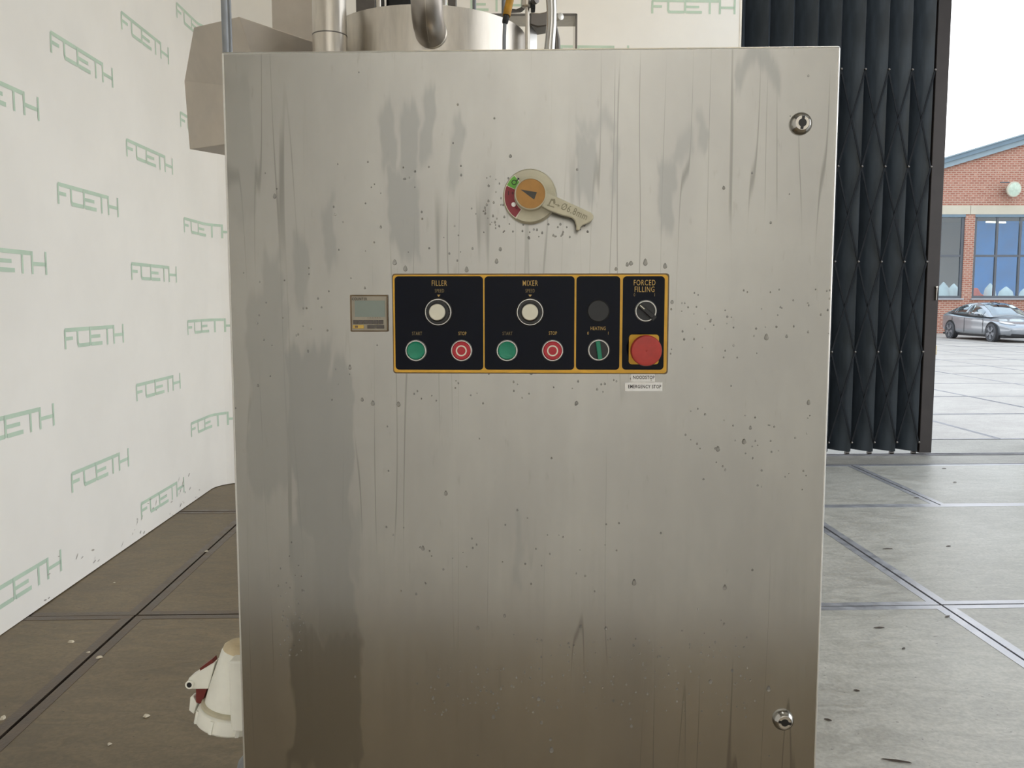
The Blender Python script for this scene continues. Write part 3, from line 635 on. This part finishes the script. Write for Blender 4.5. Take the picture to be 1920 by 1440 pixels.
# open sheet frame
a, b, c2 = P(1043, 26, 2.3), P(1081, 28, 2.3), P(1065, 46, 2.3)
fr = mp(MB().box((b.x - .003, 2.3, 1.4), (b.x, 2.385, b.z)), 'guard_frame', M['steel_bright'], smooth=False)
mp(MB().box((a.x - .2, 2.3, b.z - .003), (b.x, 2.385, b.z)), 'guard_top', M['steel'], fr, smooth=False)
mp(MB().box((b.x - .003, 2.297, 1.4), (b.x + .002, 2.303, b.z + .002)).box((a.x - .2, 2.297, b.z - .002), (b.x, 2.303, b.z + .003)), 'guard_edge', M['steel_dark'], fr, smooth=False)
# conduits rising behind the cabinet's left corner
for x0, x1, Y in ((415.5, 427.5, 1.47), (427, 434.5, 1.50)):
    a, b = P(x0, 50, Y), P(x1, 50, Y)
    mp(MB().tube([(-.30, Y - .03, 1.40), (-.36, Y - .02, 1.56), (-.41, Y - .01, 1.63), ((a.x + b.x)/2 + .03, Y, 1.70), ((a.x + b.x)/2 + .004, Y, 1.76), ((a.x + b.x)/2 + .001, Y, 1.84), ((a.x + b.x)/2 - .003, Y, 2.6)], (b.x - a.x)/2, 16), 'conduit', M['conduit'])
# body, frame and legs below (behind the cabinet)
mp(MB().box((-.32, 1.52, .62), (.36, 2.55, 1.32)), 'machine_body', M['steel'], bevel=.01)
for lo, hi in (((-.36, 1.4145, .93), (.36, 1.53, 1.0)), ((-.36, 1.4145, 1.22), (.36, 1.53, 1.3)), ((-.66, 2.2, 1.30), (-.3, 2.5, 1.4))):
    mp(MB().box(lo, hi), 'mounting_beam', M['steel'], bevel=.004)
for x in (-.28, .32):
    for y in (1.6, 2.48):
        l = mp(MB().lathe([(.03, .03), (.03, .63)], 24, Matrix.Translation((x, y, 0))), 'leg', M['steel'])
        mp(MB().lathe([(.045, .0), (.045, .012), (.02, .03), (.012, .04)], 24, Matrix.Translation((x, y, 0))), 'foot', M['rubber'], l)
a = P(470, 1430, 1.5)
l = mp(MB().lathe([(.036, .02), (.036, a.z - .02), (.030, a.z + .005), (.018, a.z + .02), (0, a.z + .024)], 28, Matrix.Translation((a.x + .008, 1.5, 0))), 'support_leg', M['conduit'])
mp(MB().box((a.x + .0, 1.48, .64), (-.28, 1.53, .68)), 'leg_bracket', M['steel'], l)
mp(MB().lathe([(.055, .0), (.055, .012), (.035, .022)], 24, Matrix.Translation((a.x + .008, 1.5, 0))), 'foot', M['rubber'], l)

# ================================================================== FOLDING GATE
gt = empty('folding_gate', H2W(3.4, 8.0), HALL, label='black accordion folding steel gate pushed half open at the hall doorway', cat='gate')
GX = 3.4; GH = 4.72
edges = [1.95 - GX, 2.19 - GX, 2.43 - GX, 2.675 - GX, 2.91 - GX, 3.145 - GX, 3.37 - GX, 3.60 - GX, 3.825 - GX, 4.05 - GX, 4.27 - GX]
def leaf_mesh(wd):
    # visible face runs from far-left to near-right, slightly bulged; the return fold goes back
    n = 6; pts = []
    for i in range(n + 1):
        t = i/n; x = .075 + (wd - .075)*t; y = .09 - .17*t; bul = .020*sin(pi*t)
        pts.append((x - bul*.78, y - bul*.62))
    ret = [(wd, -.08), (wd + .004, -.076), (wd + .075, .09)]
    m = len(pts)
    b = MB(); full = pts + [(wd + .02, -.04), (wd + .075, .09)]
    k = len(full); inner = [(x + .004, y + .008) for x, y in full]
    vs = [(x, y, .045) for x, y in full] + [(x, y, GH) for x, y in full] + [(x, y, .045) for x, y in inner] + [(x, y, GH) for x, y in inner]
    fs = []
    for i in range(k - 1):
        fs += [(i, i + 1, k + i + 1, k + i), (2*k + i + 1, 2*k + i, 3*k + i, 3*k + i + 1), (i + 1, i, 2*k + i, 2*k + i + 1), (k + i, k + i + 1, 3*k + i + 1, 3*k + i)]
    fs += [(0, k, 3*k, 2*k), (k - 1, 3*k - 1, 4*k - 1, 2*k - 1)]
    return b.add(vs, fs)
for i in range(len(edges) - 1):
    wd = edges[i + 1] - edges[i]
    lf = leaf_mesh(wd).build('gate_leaf', M['gate'], gt); lf.location.x = edges[i]
PZ = [.14, 1.03, 1.90, 2.80, 3.70]
b = MB().box((-.5, -.006, -.014), (.5, .006, .014))
for i in range(len(edges) - 1):
    for j in range(4):
        xa, xb = edges[i] + .004, edges[i + 1] + .004
        for sgn, d in ((1, -.097), (-1, -.088)):
            za, zb2 = (PZ[j], PZ[j + 1]) if sgn > 0 else (PZ[j + 1], PZ[j])
            p0, p1 = Vector((xa, d, za)), Vector((xb, d, zb2)); v = (p1 - p0)
            L = v.length; a = math.atan2(v.z, v.x)
            MB().box((-.008, -.003, -.008), (L + .008, .003, .008), Matrix.Translation(p0) @ Matrix.Rotation(-a, 4, 'Y')).build('lattice_bar', M['lattice'], gt, smooth=False)
rv = None
for i in range(1, len(edges)):
    for j, z in enumerate(PZ):
        if rv is None:
            rv = MB().lathe([(.011, 0), (.010, .006), (.005, .010), (0, .011)], 10, Matrix.Rotation(pi/2, 4, 'X')).build('rivet', M['steel_dark'], gt); o = rv
        else:
            o = rv.copy(); COL.objects.link(o); o.parent = gt
        o.location = (edges[i] + .004, -.101, z)
po = MB().box((4.285 - GX, -.09, .03), (4.41 - GX, .03, GH)).build('end_post', M['gate_post'], gt, bevel=.006)
MB().box((4.375 - GX, -.112, 1.53), (4.383 - GX, -.088, 1.65)).box((4.368 - GX, -.112, 1.65), (4.39 - GX, -.088, 1.665)).build('gate_handle', M['steel'], po, bevel=.003)
MB().box((4.39 - GX, -.07, 1.0), (4.43 - GX, -.03, 1.09)).build('latch_block', M['beige_stain'], po, bevel=.004)
MB().box((edges[0], -.05, GH), (4.41 - GX + 1.38, .05, GH + .06)).build('top_rail', M['gate'], gt)
for i in range(2, len(edges), 1):
    MB().lathe([(.016, -.02), (.016, .02)], 12, Matrix.Translation((edges[i] - .01, -.028, .026)) @ Matrix.Rotation(pi/2, 4, 'Y')).build('gate_roller', M['steel_dark'], gt)

# ================================================================== BRICK BUILDING ACROSS THE YARD
def brick_mat():
    m = bpy.data.materials.new('red_brick'); m.use_nodes = True; N = Nodes(m); b = m.node_tree.nodes['Principled BSDF']
    g = N.new('NewGeometry').outputs['Position']; s = N.new('SeparateXYZ'); N.l.new(g, s.inputs[0]); cb = N.new('CombineXYZ')
    N.l.new(N.math('ADD', s.outputs[0], s.outputs[1]), cb.inputs[0]); N.l.new(s.outputs[2], cb.inputs[1])
    t = N.new('TexBrick'); N.l.new(cb.outputs[0], t.inputs['Vector']); t.inputs['Scale'].default_value = 1
    t.inputs['Color1'].default_value = lin((138, 88, 74)); t.inputs['Color2'].default_value = lin((158, 110, 94)); t.inputs['Mortar'].default_value = lin((162, 140, 126))
    t.inputs['Brick Width'].default_value = .24; t.inputs['Row Height'].default_value = .096; t.inputs['Mortar Size'].default_value = .018; t.inputs['Bias'].default_value = -.2
    nz = N.noise(g, 6, 2); c = N.mix(N.math('MULTIPLY', N.step(nz, .62, .7), .35), t.outputs[0], lin((182, 152, 136)))
    N.l.new(c, b.inputs['Base Color']); b.inputs['Roughness'].default_value = .9; return m
M['brick'] = brick_mat()
M['lintel'] = mat('concrete_lintel', (174, 169, 154), .8, 0, .05, 1)
M['fascia'] = mat('blue_grey_fascia', (92, 112, 126), .5, .2, .05, 2)
M['fascia2'] = mat('light_fascia', (120, 138, 148), .5, .2, .05, 2)
M['frame'] = mat('grey_window_frame', (74, 79, 86), .5, 0, .05, 5)
M['sill'] = mat('pale_sill', (150, 152, 158), .6, 0, .04, 5)
M['inner'] = mat('room_back_wall', (216, 208, 192), .8, 0, .05, 1)
M['blue'] = mat('reflected_sky_blue', (18, 122, 190), .5, 0, .15, 1.0)
M['bag'] = mat('white_bulk_bag', (214, 222, 218), .8, 0, .08, 3)
M['heap'] = mat('red_orange_cover', (222, 84, 58), .6, 0, .1, 3)
M['tube_light'] = mat('lit_tube', (255, 246, 200), .5, emit=3)
def glass_mat(name, tint, refl):
    m = bpy.data.materials.new(name); m.use_nodes = True; N = Nodes(m); n = m.node_tree.nodes; n.remove(n['Principled BSDF'])
    out = n['Material Output']; tr = N.new('BsdfTransparent'); tr.inputs[0].default_value = tint
    gl = N.new('BsdfGlossy'); gl.inputs['Roughness'].default_value = .02; gl.inputs[0].default_value = (.9, .95, 1, 1)
    lw = N.new('LayerWeight'); lw.inputs[0].default_value = .3; mx = N.new('MixShader')
    N.l.new(N.math('MULTIPLY_ADD', lw.outputs['Fresnel'], .5, refl, clamp=True), mx.inputs[0]); N.l.new(tr.outputs[0], mx.inputs[1]); N.l.new(gl.outputs[0], mx.inputs[2]); N.l.new(mx.outputs[0], out.inputs[0])
    return m
M['pane'] = glass_mat('window_glass', (.86, .92, .95, 1), .02)
M['car_glass'] = glass_mat('car_glass', (.35, .42, .42, 1), .22)
FY = 38.4
BO = Vector((24, FY, 0))
bd = empty('brick_building', BO, label='red brick industrial building with sloped grey-blue roof edge and large framed windows across the yard', cat='building')
def bp_(b, name, m, parent=bd, **k): return b.build(name, m, parent, origin=BO, **k)
zl0, zl1 = 5.45, 5.85; zw0, zw1 = 1.62, 5.45
SL = (8.61 - 7.47)/(23.3 - 19.47)
def roofz(x): return 7.47 + (x - 19.47)*SL
x0, x1, xr = 14.0, 44.0, 30.0
gable = [(x0, zl1), (x1, zl1), (x1, roofz(2*xr - x1)), (xr, roofz(xr)), (x0, roofz(x0))]
bp_(MB().prism(gable, FY, FY + .3), 'gable_wall', M['brick'], smooth=False)
bp_(MB().box((x0, FY, 0), (x1, FY + .3, zw0 - .06)), 'plinth_wall', M['brick'], smooth=False)
WIN = [(16.45, 20.80), (21.25, 25.55), (26.0, 30.3), (30.75, 35.05), (35.5, 39.8)]
piers = [(x0, 16.45)] + [(WIN[i][1], WIN[i + 1][0]) for i in range(4)] + [(39.8, x1)]
for a, b in piers: bp_(MB().box((a, FY, zw0 - .06), (b, FY + .3, zl0)), 'brick_pier', M['brick'], smooth=False)
lx = [x0, 16.5, 21.0, 25.8, 30.5, 35.3, x1]
for a, b in zip(lx, lx[1:]): bp_(MB().box((a + .01, FY - .03, zl0), (b - .01, FY + .3, zl1)), 'lintel_block', M['lintel'], smooth=False)
for s in (0, 1):
    f = (lambda x: x) if s == 0 else (lambda x: 2*xr - x)
    for d0, d1, yy, m in ((-.02, .24, .18, 'fascia2'), (.22, .42, .30, 'fascia'), (.41, .47, .36, 'fascia2')):
        pl = [(f(x0 - .4), roofz(x0 - .4) + d0), (f(xr), roofz(xr) + d0), (f(xr), roofz(xr) + d1), (f(x0 - .4), roofz(x0 - .4) + d1)]
        bp_(MB().prism(pl, FY - yy, FY + .45), 'roof_edge', M[m], smooth=False)
def room(b, name, m): return b.build(name, m, smooth=False, kind='structure')
room(MB().box((x0, FY + .5, 0), (x0 + .3, FY + 9, 5.9)), 'wall_room_left', M['brick']); room(MB().box((x1 - .3, FY + .5, 0), (x1, FY + 9, 5.9)), 'wall_room_right', M['brick'])
room(MB().box((x0 + .3, FY + 8.7, 0), (x1 - .3, FY + 9, 5.9)), 'wall_room_back', M['inner'])
room(MB().box((x0, FY + .5, 5.9), (x1, FY + 1.3, 6.0)).box((x0, FY + 4.5, 5.9), (x1, FY + 9, 6.0)), 'ceiling_room', M['inner'])
room(MB().box((x0 + .3, FY + .31, 0), (x1 - .3, FY + 8.7, .1)), 'floor_room', M['apron'])
for wi, (a, b) in enumerate(WIN):
    wf = MB(); t = .12; y0, y1 = FY + .05, FY + .15
    wf.box((a, y0, zw0), (b, y1, zw0 + t)).box((a, y0, zw1 - .08), (b, y1, zw1)).box((a, y0, zw0 + t), (a + t, y1, zw1 - .08)).box((b - t, y0, zw0 + t), (b, y1, zw1 - .08))
    n = 4; st = (b - a)/n
    for k in range(1, n): wf.box((a + st*k - .045, y0, zw0 + t), (a + st*k + .045, y1, zw1 - .08))
    wf.box((a + t, y0 + .01, 3.52), (b - t, y1 - .01, 3.62))
    wo = bp_(wf, 'window', M['frame'], smooth=False)
    bp_(MB().box((a, FY - .02, zw1 - .12), (b, FY + .06, zw1 + .0)), 'window_head', M['fascia'], wo, smooth=False)
    bp_(MB().box((a - .05, FY - .1, zw0 - .06), (b + .05, FY + .1, zw0)), 'window_sill', M['sill'], wo, smooth=False)
    for k in range(n):
        for z0, z1 in ((zw0 + t, 3.52), (3.62, zw1 - .08)):
            bp_(MB().box((a + st*k + .05, FY + .095, z0), (a + st*(k + 1) - .05, FY + .105, z1)), 'pane', M['pane'], wo, smooth=False)
# things behind the glass
MB().box((-2.6, 0, 0), (7, .5, 5.35)).build('reflected_sky_screen', M['blue'], label='tall blue screen added inside the brick building, standing in for reflected blue sky', cat='screen').location = (25.3, FY + 3.2, .1)  # added; its blue stands in for sky mirrored in the panes
def bag(x, y, r, h, lab):
    n = 16; prof = [(r*.9, 0), (r*1.0, h*.25), (r*.95, h*.6), (r*.6, h*.9), (r*.15, h), (0, h*1.02)]
    o = MB().lathe(prof, n).build('bulk_bag', M['bag'], label=lab, cat='bag', group='white bags behind the windows'); o.location = (x, y, .1)
bag(20.45, FY + 1.0, .38, 2.25, 'white bulk bag behind the glass, left of the brick pier'); bag(21.47, FY + 2.0, .4, 2.2, 'white bulk bag behind the glass, partly hidden by the brick pier')
bag(22.72, FY + 1.1, .36, 2.2, 'white bulk bag behind the glass, right of the red-orange cover'); bag(22.3, FY + 2.4, .4, 2.3, 'white bulk bag standing behind the red-orange cover')
for x, l in ((23.6, 'nearest the left edge of the blue screen'), (24.6, 'standing between two other bags before the blue screen'), (25.6, 'furthest along the blue screen')): bag(x, FY + 1.3, .47, 2.05, 'white bulk bag behind the glass, ' + l)
o = MB().prism([(-.42, 0), (.36, 0), (.36, 1.65), (.18, 1.78), (.06, 2.0), (-.06, 2.02), (-.18, 1.85), (-.4, 1.68)], 0, .5).build('covered_pallet', M['heap'], bevel=.05, label='red-orange covered load behind the window above the silver car', cat='pallet'); o.location = (21.92, FY + .75, .1)
o = empty('tube_lamp', (22.75, FY + .95, 5.2), .3, label='lit tube lamp hanging inside the brick building', cat='lamp')
MB().box((-.55, -.06, -.05), (.55, .06, .02)).build('lamp_tube', M['tube_light'], o, bevel=.01); MB().box((-.02, -.02, .02), (.02, .02, .70)).build('lamp_hanger', M['frame'], o)
o2 = MB().box((18.0, FY + 2.2, .1), (18.7, FY + 2.6, 2.9)).build('tall_crate', mat('brown_crate', (130, 84, 72), .8), origin=Vector((18.35, FY + 2.4, .1)), label='brown upright crate behind the window beside the gate', cat='crate'); o2.location = (19.9, FY + 3.4, .1)
# round wall lamp
LO = P(1898, 355, FY - .35)
ld = empty('wall_floodlight', LO, label='round cream floodlight fixed to the brick gable', cat='lamp')
LM = axis_m(Vector((0, 0, 0)), Vector((.1, -1, -.12)).normalized())
MB().lathe([(.10, -.30), (.16, -.22), (.28, .0), (.34, .06), (.35, .12), (.33, .15)], 28, LM).build('lamp_body', M['lintel'], ld)
MB().lathe([(.33, .145), (.2, .165), (0, .17)], 28, LM).build('lamp_lens', mat('lamp_glass', (168, 184, 170), .3), ld)
MB().box((-.04, 0, -.05), (.04, .36, .05)).box((-.5, .05, .30), (-.1, .12, .34)).build('lamp_bracket', M['frame'], ld)

# ================================================================== CARS
M['car_paint'] = mat('silver_grey_paint', (134, 139, 145), .22, .55, .03, 2, coat=.6)
M['car_dark'] = mat('dark_grey_paint', (54, 58, 62), .25, .4, .03, 2, coat=.6)
M['tyre'] = mat('tyre_rubber', (58, 60, 64), .8, 0, .1, 10)
M['rim'] = mat('dark_wheel_cover', (110, 114, 120), .35, .6, .1, 10)
M['lens'] = mat('headlamp_lens', (210, 216, 222), .1, .2, .03, 10)
M['shadow_gap'] = mat('dark_gap', (22, 22, 24), .8)
M['chassis'] = mat('underbody', (30, 30, 32), .8)
def loft(stations, m_closed=True):
    b = MB(); n = len(stations[0]); vs = [p for s in stations for p in s]; fs = []
    for i in range(len(stations) - 1):
        for k in range(n):
            q = (k + 1) % n; fs.append((i*n + k, i*n + q, (i + 1)*n + q, (i + 1)*n + k))
    fs += [list(range(n - 1, -1, -1)), [(len(stations) - 1)*n + k for k in range(n)]]
    return b.add(vs, fs)
def make_car(paint, label):
    root = empty('car', label=label, cat='car')
    ST = [(2.27, .50, .30, .50, .57), (2.20, .68, .24, .56, .62), (2.02, .80, .20, .63, .70), (1.75, .88, .19, .70, .77), (1.42, .915, .19, .755, .83), (.95, .925, .19, .81, .93), (.3, .925, .19, .85, .97), (-.6, .925, .19, .885, 1.0), (-1.2, .925, .19, .92, 1.03), (-1.7, .91, .22, .945, 1.07), (-2.15, .86, .27, .96, 1.09), (-2.36, .78, .33, .95, 1.07), (-2.44, .66, .40, .88, .98)]
    def sec(x, hw, zl, zs, zt):
        h = [(0, zl), (hw*.86, zl), (hw*.97, zl + .09), (hw, zl + .2), (hw*.985, (zl + zs)/2 + .06), (hw, zs - .05), (hw*.965, zs), (hw*.84, zs + (zt - zs)*.55), (hw*.45, zt - .008), (0, zt)]
        return [(x, y, z) for y, z in h] + [(x, -y, z) for y, z in h[-2:0:-1]]
    body = loft([sec(*s) for s in ST]).build('body', paint, root)
    s2 = body.modifiers.new('smooth', 'SUBSURF'); s2.levels = 1; s2.render_levels = 2
    GS = [(1.02, .74, .70, .90, .905), (.62, .80, .64, .92, 1.17), (.25, .83, .61, .93, 1.345), (-.25, .84, .60, .95, 1.435), (-.8, .835, .595, .97, 1.43), (-1.3, .81, .57, .99, 1.34), (-1.75, .77, .56, 1.02, 1.195), (-2.1, .72, .60, 1.04, 1.075)]
    def gsec(x, hb, hr, zb, zr):
        d = zr - zb; h = [(hb, zb), (hb*.985, zb + d*.3), (hr + .05, zb + d*.82), (hr - .06, zb + d*.96), (hr*.5, zr), (0, zr + .006)]
        return [(x, y, z) for y, z in h] + [(x, -y, z) for y, z in h[-2::-1]]
    g = loft([gsec(*s) for s in GS]).build('roof', paint, root)
    def gp(i, t, y_in, sgn, out=.008):   # point on the side glass at station i+t, y_in 0 belt .. 1 roof rail
        i0 = int(i); fr = i - i0; A = GS[i0]; B = GS[min(i0 + 1, len(GS) - 1)]; s = [a + (c - a)*fr for a, c in zip(A, B)]
        x, hb, hr, zb, zr = s; d = zr - zb
        hh = [(hb, zb), (hb*.985, zb + d*.3), (hr + .05, zb + d*.82)]; k = y_in*2; j = min(int(k), 1); f2 = k - j
        y = hh[j][0] + (hh[j + 1][0] - hh[j][0])*f2; z = hh[j][1] + (hh[j + 1][1] - hh[j][1])*f2
        return (x, sgn*(y + out), z + .004)
    for sgn in (1, -1):
        for ia, ib in ((.95, 2.95), (3.08, 4.85), (4.95, 5.9)):
            n = 6; b = MB(); vs = []
            for q in range(n + 1):
                i = ia + (ib - ia)*q/n; vs += [gp(i, 0, .14, sgn), gp(i, 0, .5, sgn), gp(i, 0, .98, sgn)]
            b.add(vs, [(3*q + r, 3*q + 3 + r, 3*q + 4 + r, 3*q + 1 + r) for q in range(n) for r in range(2)])
            o = b.build('side_window', M['car_glass'], root); sm = o.modifiers.new('thick', 'SOLIDIFY'); sm.thickness = .004
        b = MB(); vs = []
        for q in range(13):
            i = .9 + 5.1*q/12; vs += [gp(i, 0, .02, sgn, .012), gp(i, 0, .12, sgn, .012)]
        b.add(vs, [(2*q, 2*q + 2, 2*q + 3, 2*q + 1) for q in range(12)]); b.build('belt_trim', M['shadow_gap'], root)
        mr = MB().lathe([(0, -.1), (.06, -.085), (.075, 0), (.06, .08), (0, .1)], 16, Matrix.Translation((.52, sgn*1.0, 1.02)) @ Matrix.Rotation(pi/2, 4, 'X') @ Matrix.Scale(.8, 4)).build('wing_mirror', paint, root)
        MB().box((.50, sgn*.87 - .05, .955), (.56, sgn*.92 + .05, .985)).build('mirror_arm', M['shadow_gap'], mr)
        for x in (.0, -.98): MB().box((x - .11, sgn*.925 - .006, .80), (x + .11, sgn*.925 + .006, .825)).build('door_handle', paint, root)
        for x in (.86, -.42, -1.32): MB().box((x - .006, sgn*.924 - .004, .30), (x + .006, sgn*.926 + .004, .86)).build('door_gap', M['shadow_gap'], root, smooth=False)
        hl = [(2.12, .45, .645), (1.98, .72, .665), (1.72, .835, .735), (1.80, .80, .755), (2.06, .60, .705)]
        b = MB().add([(x + .01, sgn*y, z + .012) for x, y, z in hl] + [(x - .03, sgn*y*.96, z - .03) for x, y, z in hl], [list(range(5)), list(range(9, 4, -1))] + [(i, i + 5, (i + 1) % 5 + 5, (i + 1) % 5) for i in range(5)])
        b.build('headlamp', M['lens'], root)
        for ax in (1.42, -1.455):
            MB().lathe([(0, 0), (.385, 0), (.385, .012), (.36, .013), (0, .013)], 36, Matrix.Translation((ax, sgn*.915, .36)) @ Matrix.Rotation(-sgn*pi/2, 4, 'X')).build('wheel_arch', M['shadow_gap'], root)
            W = Matrix.Translation((ax, sgn*.735, .335)) @ Matrix.Rotation(-sgn*pi/2, 4, 'X')
            wh = MB().lathe([(.22, -.02), (.32, -.02), (.335, .0), (.335, .19), (.32, .212), (.25, .215), (.24, .20), (0, .19)], 36, W).build('wheel', M['tyre'], root)
            b = MB()
            for k in range(5):
                b.prism([(-.035, .04), (.035, .04), (.085, .235), (-.05, .238)], 0, .02, W @ Matrix.Translation((0, 0, .198)) @ Matrix.Rotation(2*pi*k/5, 4, 'Z') @ Matrix.Rotation(pi/2, 4, 'X') )
            b.build('wheel_cover', M['rim'], wh)
    # windscreen over the sloping front of the cabin
    b = MB(); vs = []
    for i in (.12, .5, 1.0, 1.5, 2.0, 2.35):
        i0 = int(i); fr = i - i0; s = [a + (c - a)*fr for a, c in zip(GS[i0], GS[i0 + 1])]; x, hb, hr, zb, zr = s
        for t in (-1, -.5, 0, .5, 1): vs.append((x + .012, t*(hr - .07), zr + .012 - .02*t*t))
    b.add(vs, [(5*i + k, 5*i + 5 + k, 5*i + 6 + k, 5*i + 1 + k) for i in range(5) for k in range(4)])
    o = b.build('windscreen', M['car_glass'], root); sm = o.modifiers.new('thick', 'SOLIDIFY'); sm.thickness = .004
    MB().box((2.05, -.62, .255), (2.245, .62, .31)).build('lower_grille', M['shadow_gap'], root)
    MB().box((1.9, -.7, .47), (2.262, .7, .478)).build('bumper_line', M['lens'], root)
    MB().box((-2.2, -.8, .16), (2.0, .8, .24)).build('underbody', M['chassis'], root)
    MB().prism([(.30, 1.42), (.05, 1.455), (-.28, 1.475), (-.28, 1.455), (.05, 1.44), (.28, 1.40)], -.02, .02).build('roof_aerial', M['shadow_gap'], root)
    return root
c1 = make_car(M['car_paint'], 'silver-grey sedan parked in the yard in front of the brick building')
c1.location = (18.58, 31.92, 0); c1.rotation_euler.z = -pi/2
c2 = make_car(M['car_dark'], 'dark grey car mostly hidden behind the silver-grey sedan')
c2.location = (23.6, 35.0, 0); c2.rotation_euler.z = -pi/2

# ================================================================== HALL FLOODLIGHTS, THE REAR ONE ADDED (out of frame)
M['warm_lens'] = mat('warm_flood_lens', (255, 236, 200), .5, emit=2)
def flood(u, v, z, target, power, col, lab, spread):
    p = H2W(u, v, z); d = (H2W(*target) - p).normalized()
    o = empty('floodlight', p, 0, label=lab, cat='lamp'); Q = axis_m(Vector((0, 0, 0)), d)
    MB().box((-.35, -.12, -.10), (.35, .12, -.005), Q).build('lamp_housing', M['steel_dark'], o, bevel=.01)
    MB().box((-.33, -.10, -.004), (.33, .10, .0), Q).build('lamp_lens', M['warm_lens'], o)
    MB().box((-.015, -.015, 0), (.015, .015, 5.8 - z)).build('lamp_hanger', M['steel'], o)
    l = bpy.data.lights.new('lamp_light', 'AREA'); l.shape = 'RECTANGLE'; l.size = .66; l.size_y = .2; l.energy = power; l.color = col; l.spread = spread
    lo = bpy.data.objects.new('lamp_light', l); COL.objects.link(lo); lo.parent = o
    lo.rotation_euler = (-d).to_track_quat('Z', 'Y').to_euler(); lo.location = d*.012
flood(.9, 3.4, 5.0, (.6, 6.9, 3.4), 7, (1, .84, .60), 'warm floodlight under the roof aimed at the back of the white backdrop', radians(120))
flood(.3, .45, 5.2, (.1, -1.6, 1.2), 48, (.97, .98, 1.0), 'added unseen white floodlight aimed at the rear wall of the hall', radians(72))  # added to brighten the rear wall that the cabinet door reflects
M['warm_tube'] = mat('warm_tube', (255, 226, 176), .5, emit=42)
def tube_lamp(u, v, z, lab):
    o = empty('tube_lamp', H2W(u, v, z), HALL, label=lab, cat='lamp', group='warm tube lamps above the cabinet')
    MB().box((-.82, -.07, .03), (.82, .07, .09)).build('lamp_housing', M['ceiling'], o, bevel=.01)
    MB().tube([(-.78, 0, 0), (.78, 0, 0)], .022, 12).build('lamp_glass_tube', M['warm_tube'], o)
    for x in (-.8, .8): MB().box((x - .015, -.025, -.025), (x + .015, .025, .03)).build('lamp_holder', M['label'], o)
    for x in (-.6, .6): MB().box((x - .008, -.008, .09), (x + .008, .008, 5.8 - z)).build('lamp_hanger', M['steel'], o)
for u in (.2, 1.9): tube_lamp(u, 2.35, 5.0, 'warm tube lamp hanging under the roof above the cabinet')

# ================================================================== LITTER ON THE FLOOR
M['chip'] = mat('pale_chip', (206, 196, 176), .8); M['splinter'] = mat('dark_splinter', (78, 70, 64), .8)
def F0(px, py):
    r = ray(px, py); return Vector((0, 0, CAMZ)) + r*(-CAMZ/r.z)
random.seed(5)
for px, py, r in ((133, 1204, .012), (166, 1224, .008), (187, 1233, .012), (6, 1347, .013), (274, 1343, .011), (388, 1034, .010), (214, 1093, .006), (205, 1396, .008), (440, 1352, .008)):
    n = 7; a = [random.uniform(.7, 1.2) for _ in range(n)]
    o = MB().add([(r*a[i]*cos(2*pi*i/n)*1.3, r*a[i]*sin(2*pi*i/n), .0) for i in range(n)] + [(r*.6*a[i]*cos(2*pi*i/n)*1.3, r*.6*a[i]*sin(2*pi*i/n), r*.5) for i in range(n)],
        [list(range(n - 1, -1, -1)), list(range(n, 2*n))] + [(i, (i + 1) % n, (i + 1) % n + n, i + n) for i in range(n)]).build('stone_chip', M['chip'], label='tiny pale chip of stone on the brown floor slabs', cat='chip', group='pale chips on the brown slabs')
    o.location = F0(px, py) + Vector((0, 0, .001)); o.rotation_euler.z = random.uniform(0, 6)
for px, py, L, rz in ((1664, 1030, .10, .1), (1778, 1025, .05, .2), (1694, 1217, .03, .4), (1606, 1296, .035, -.3), (1552, 1351, .04, -.4), (1680, 1428, .14, -.25), (1648, 1178, .08, .05), (1770, 879, .06, 0), (1718, 934, .07, .1), (1790, 905, .05, .0), (1776, 1157, .06, .5)):
    L *= .7
    o = MB().add([(-L/2, 0, 0), (0, -.004, 0), (L/2, -.0015, 0), (L/2, .0015, 0), (0, .005, 0), (-L*.4, 0, .004), (0, 0, .006), (L*.4, 0, .004)], [(4, 3, 2, 1, 0), (0, 1, 6, 5), (1, 2, 7, 6), (2, 3, 7), (3, 4, 6, 7), (4, 0, 5, 6)]).build('wood_splinter', M['splinter'], label='small dark splinter lying on the grey floor slabs', cat='splinter', group='dark splinters on the grey slabs')
    o.location = F0(px, py) + Vector((0, 0, .002)); o.rotation_euler.z = rz
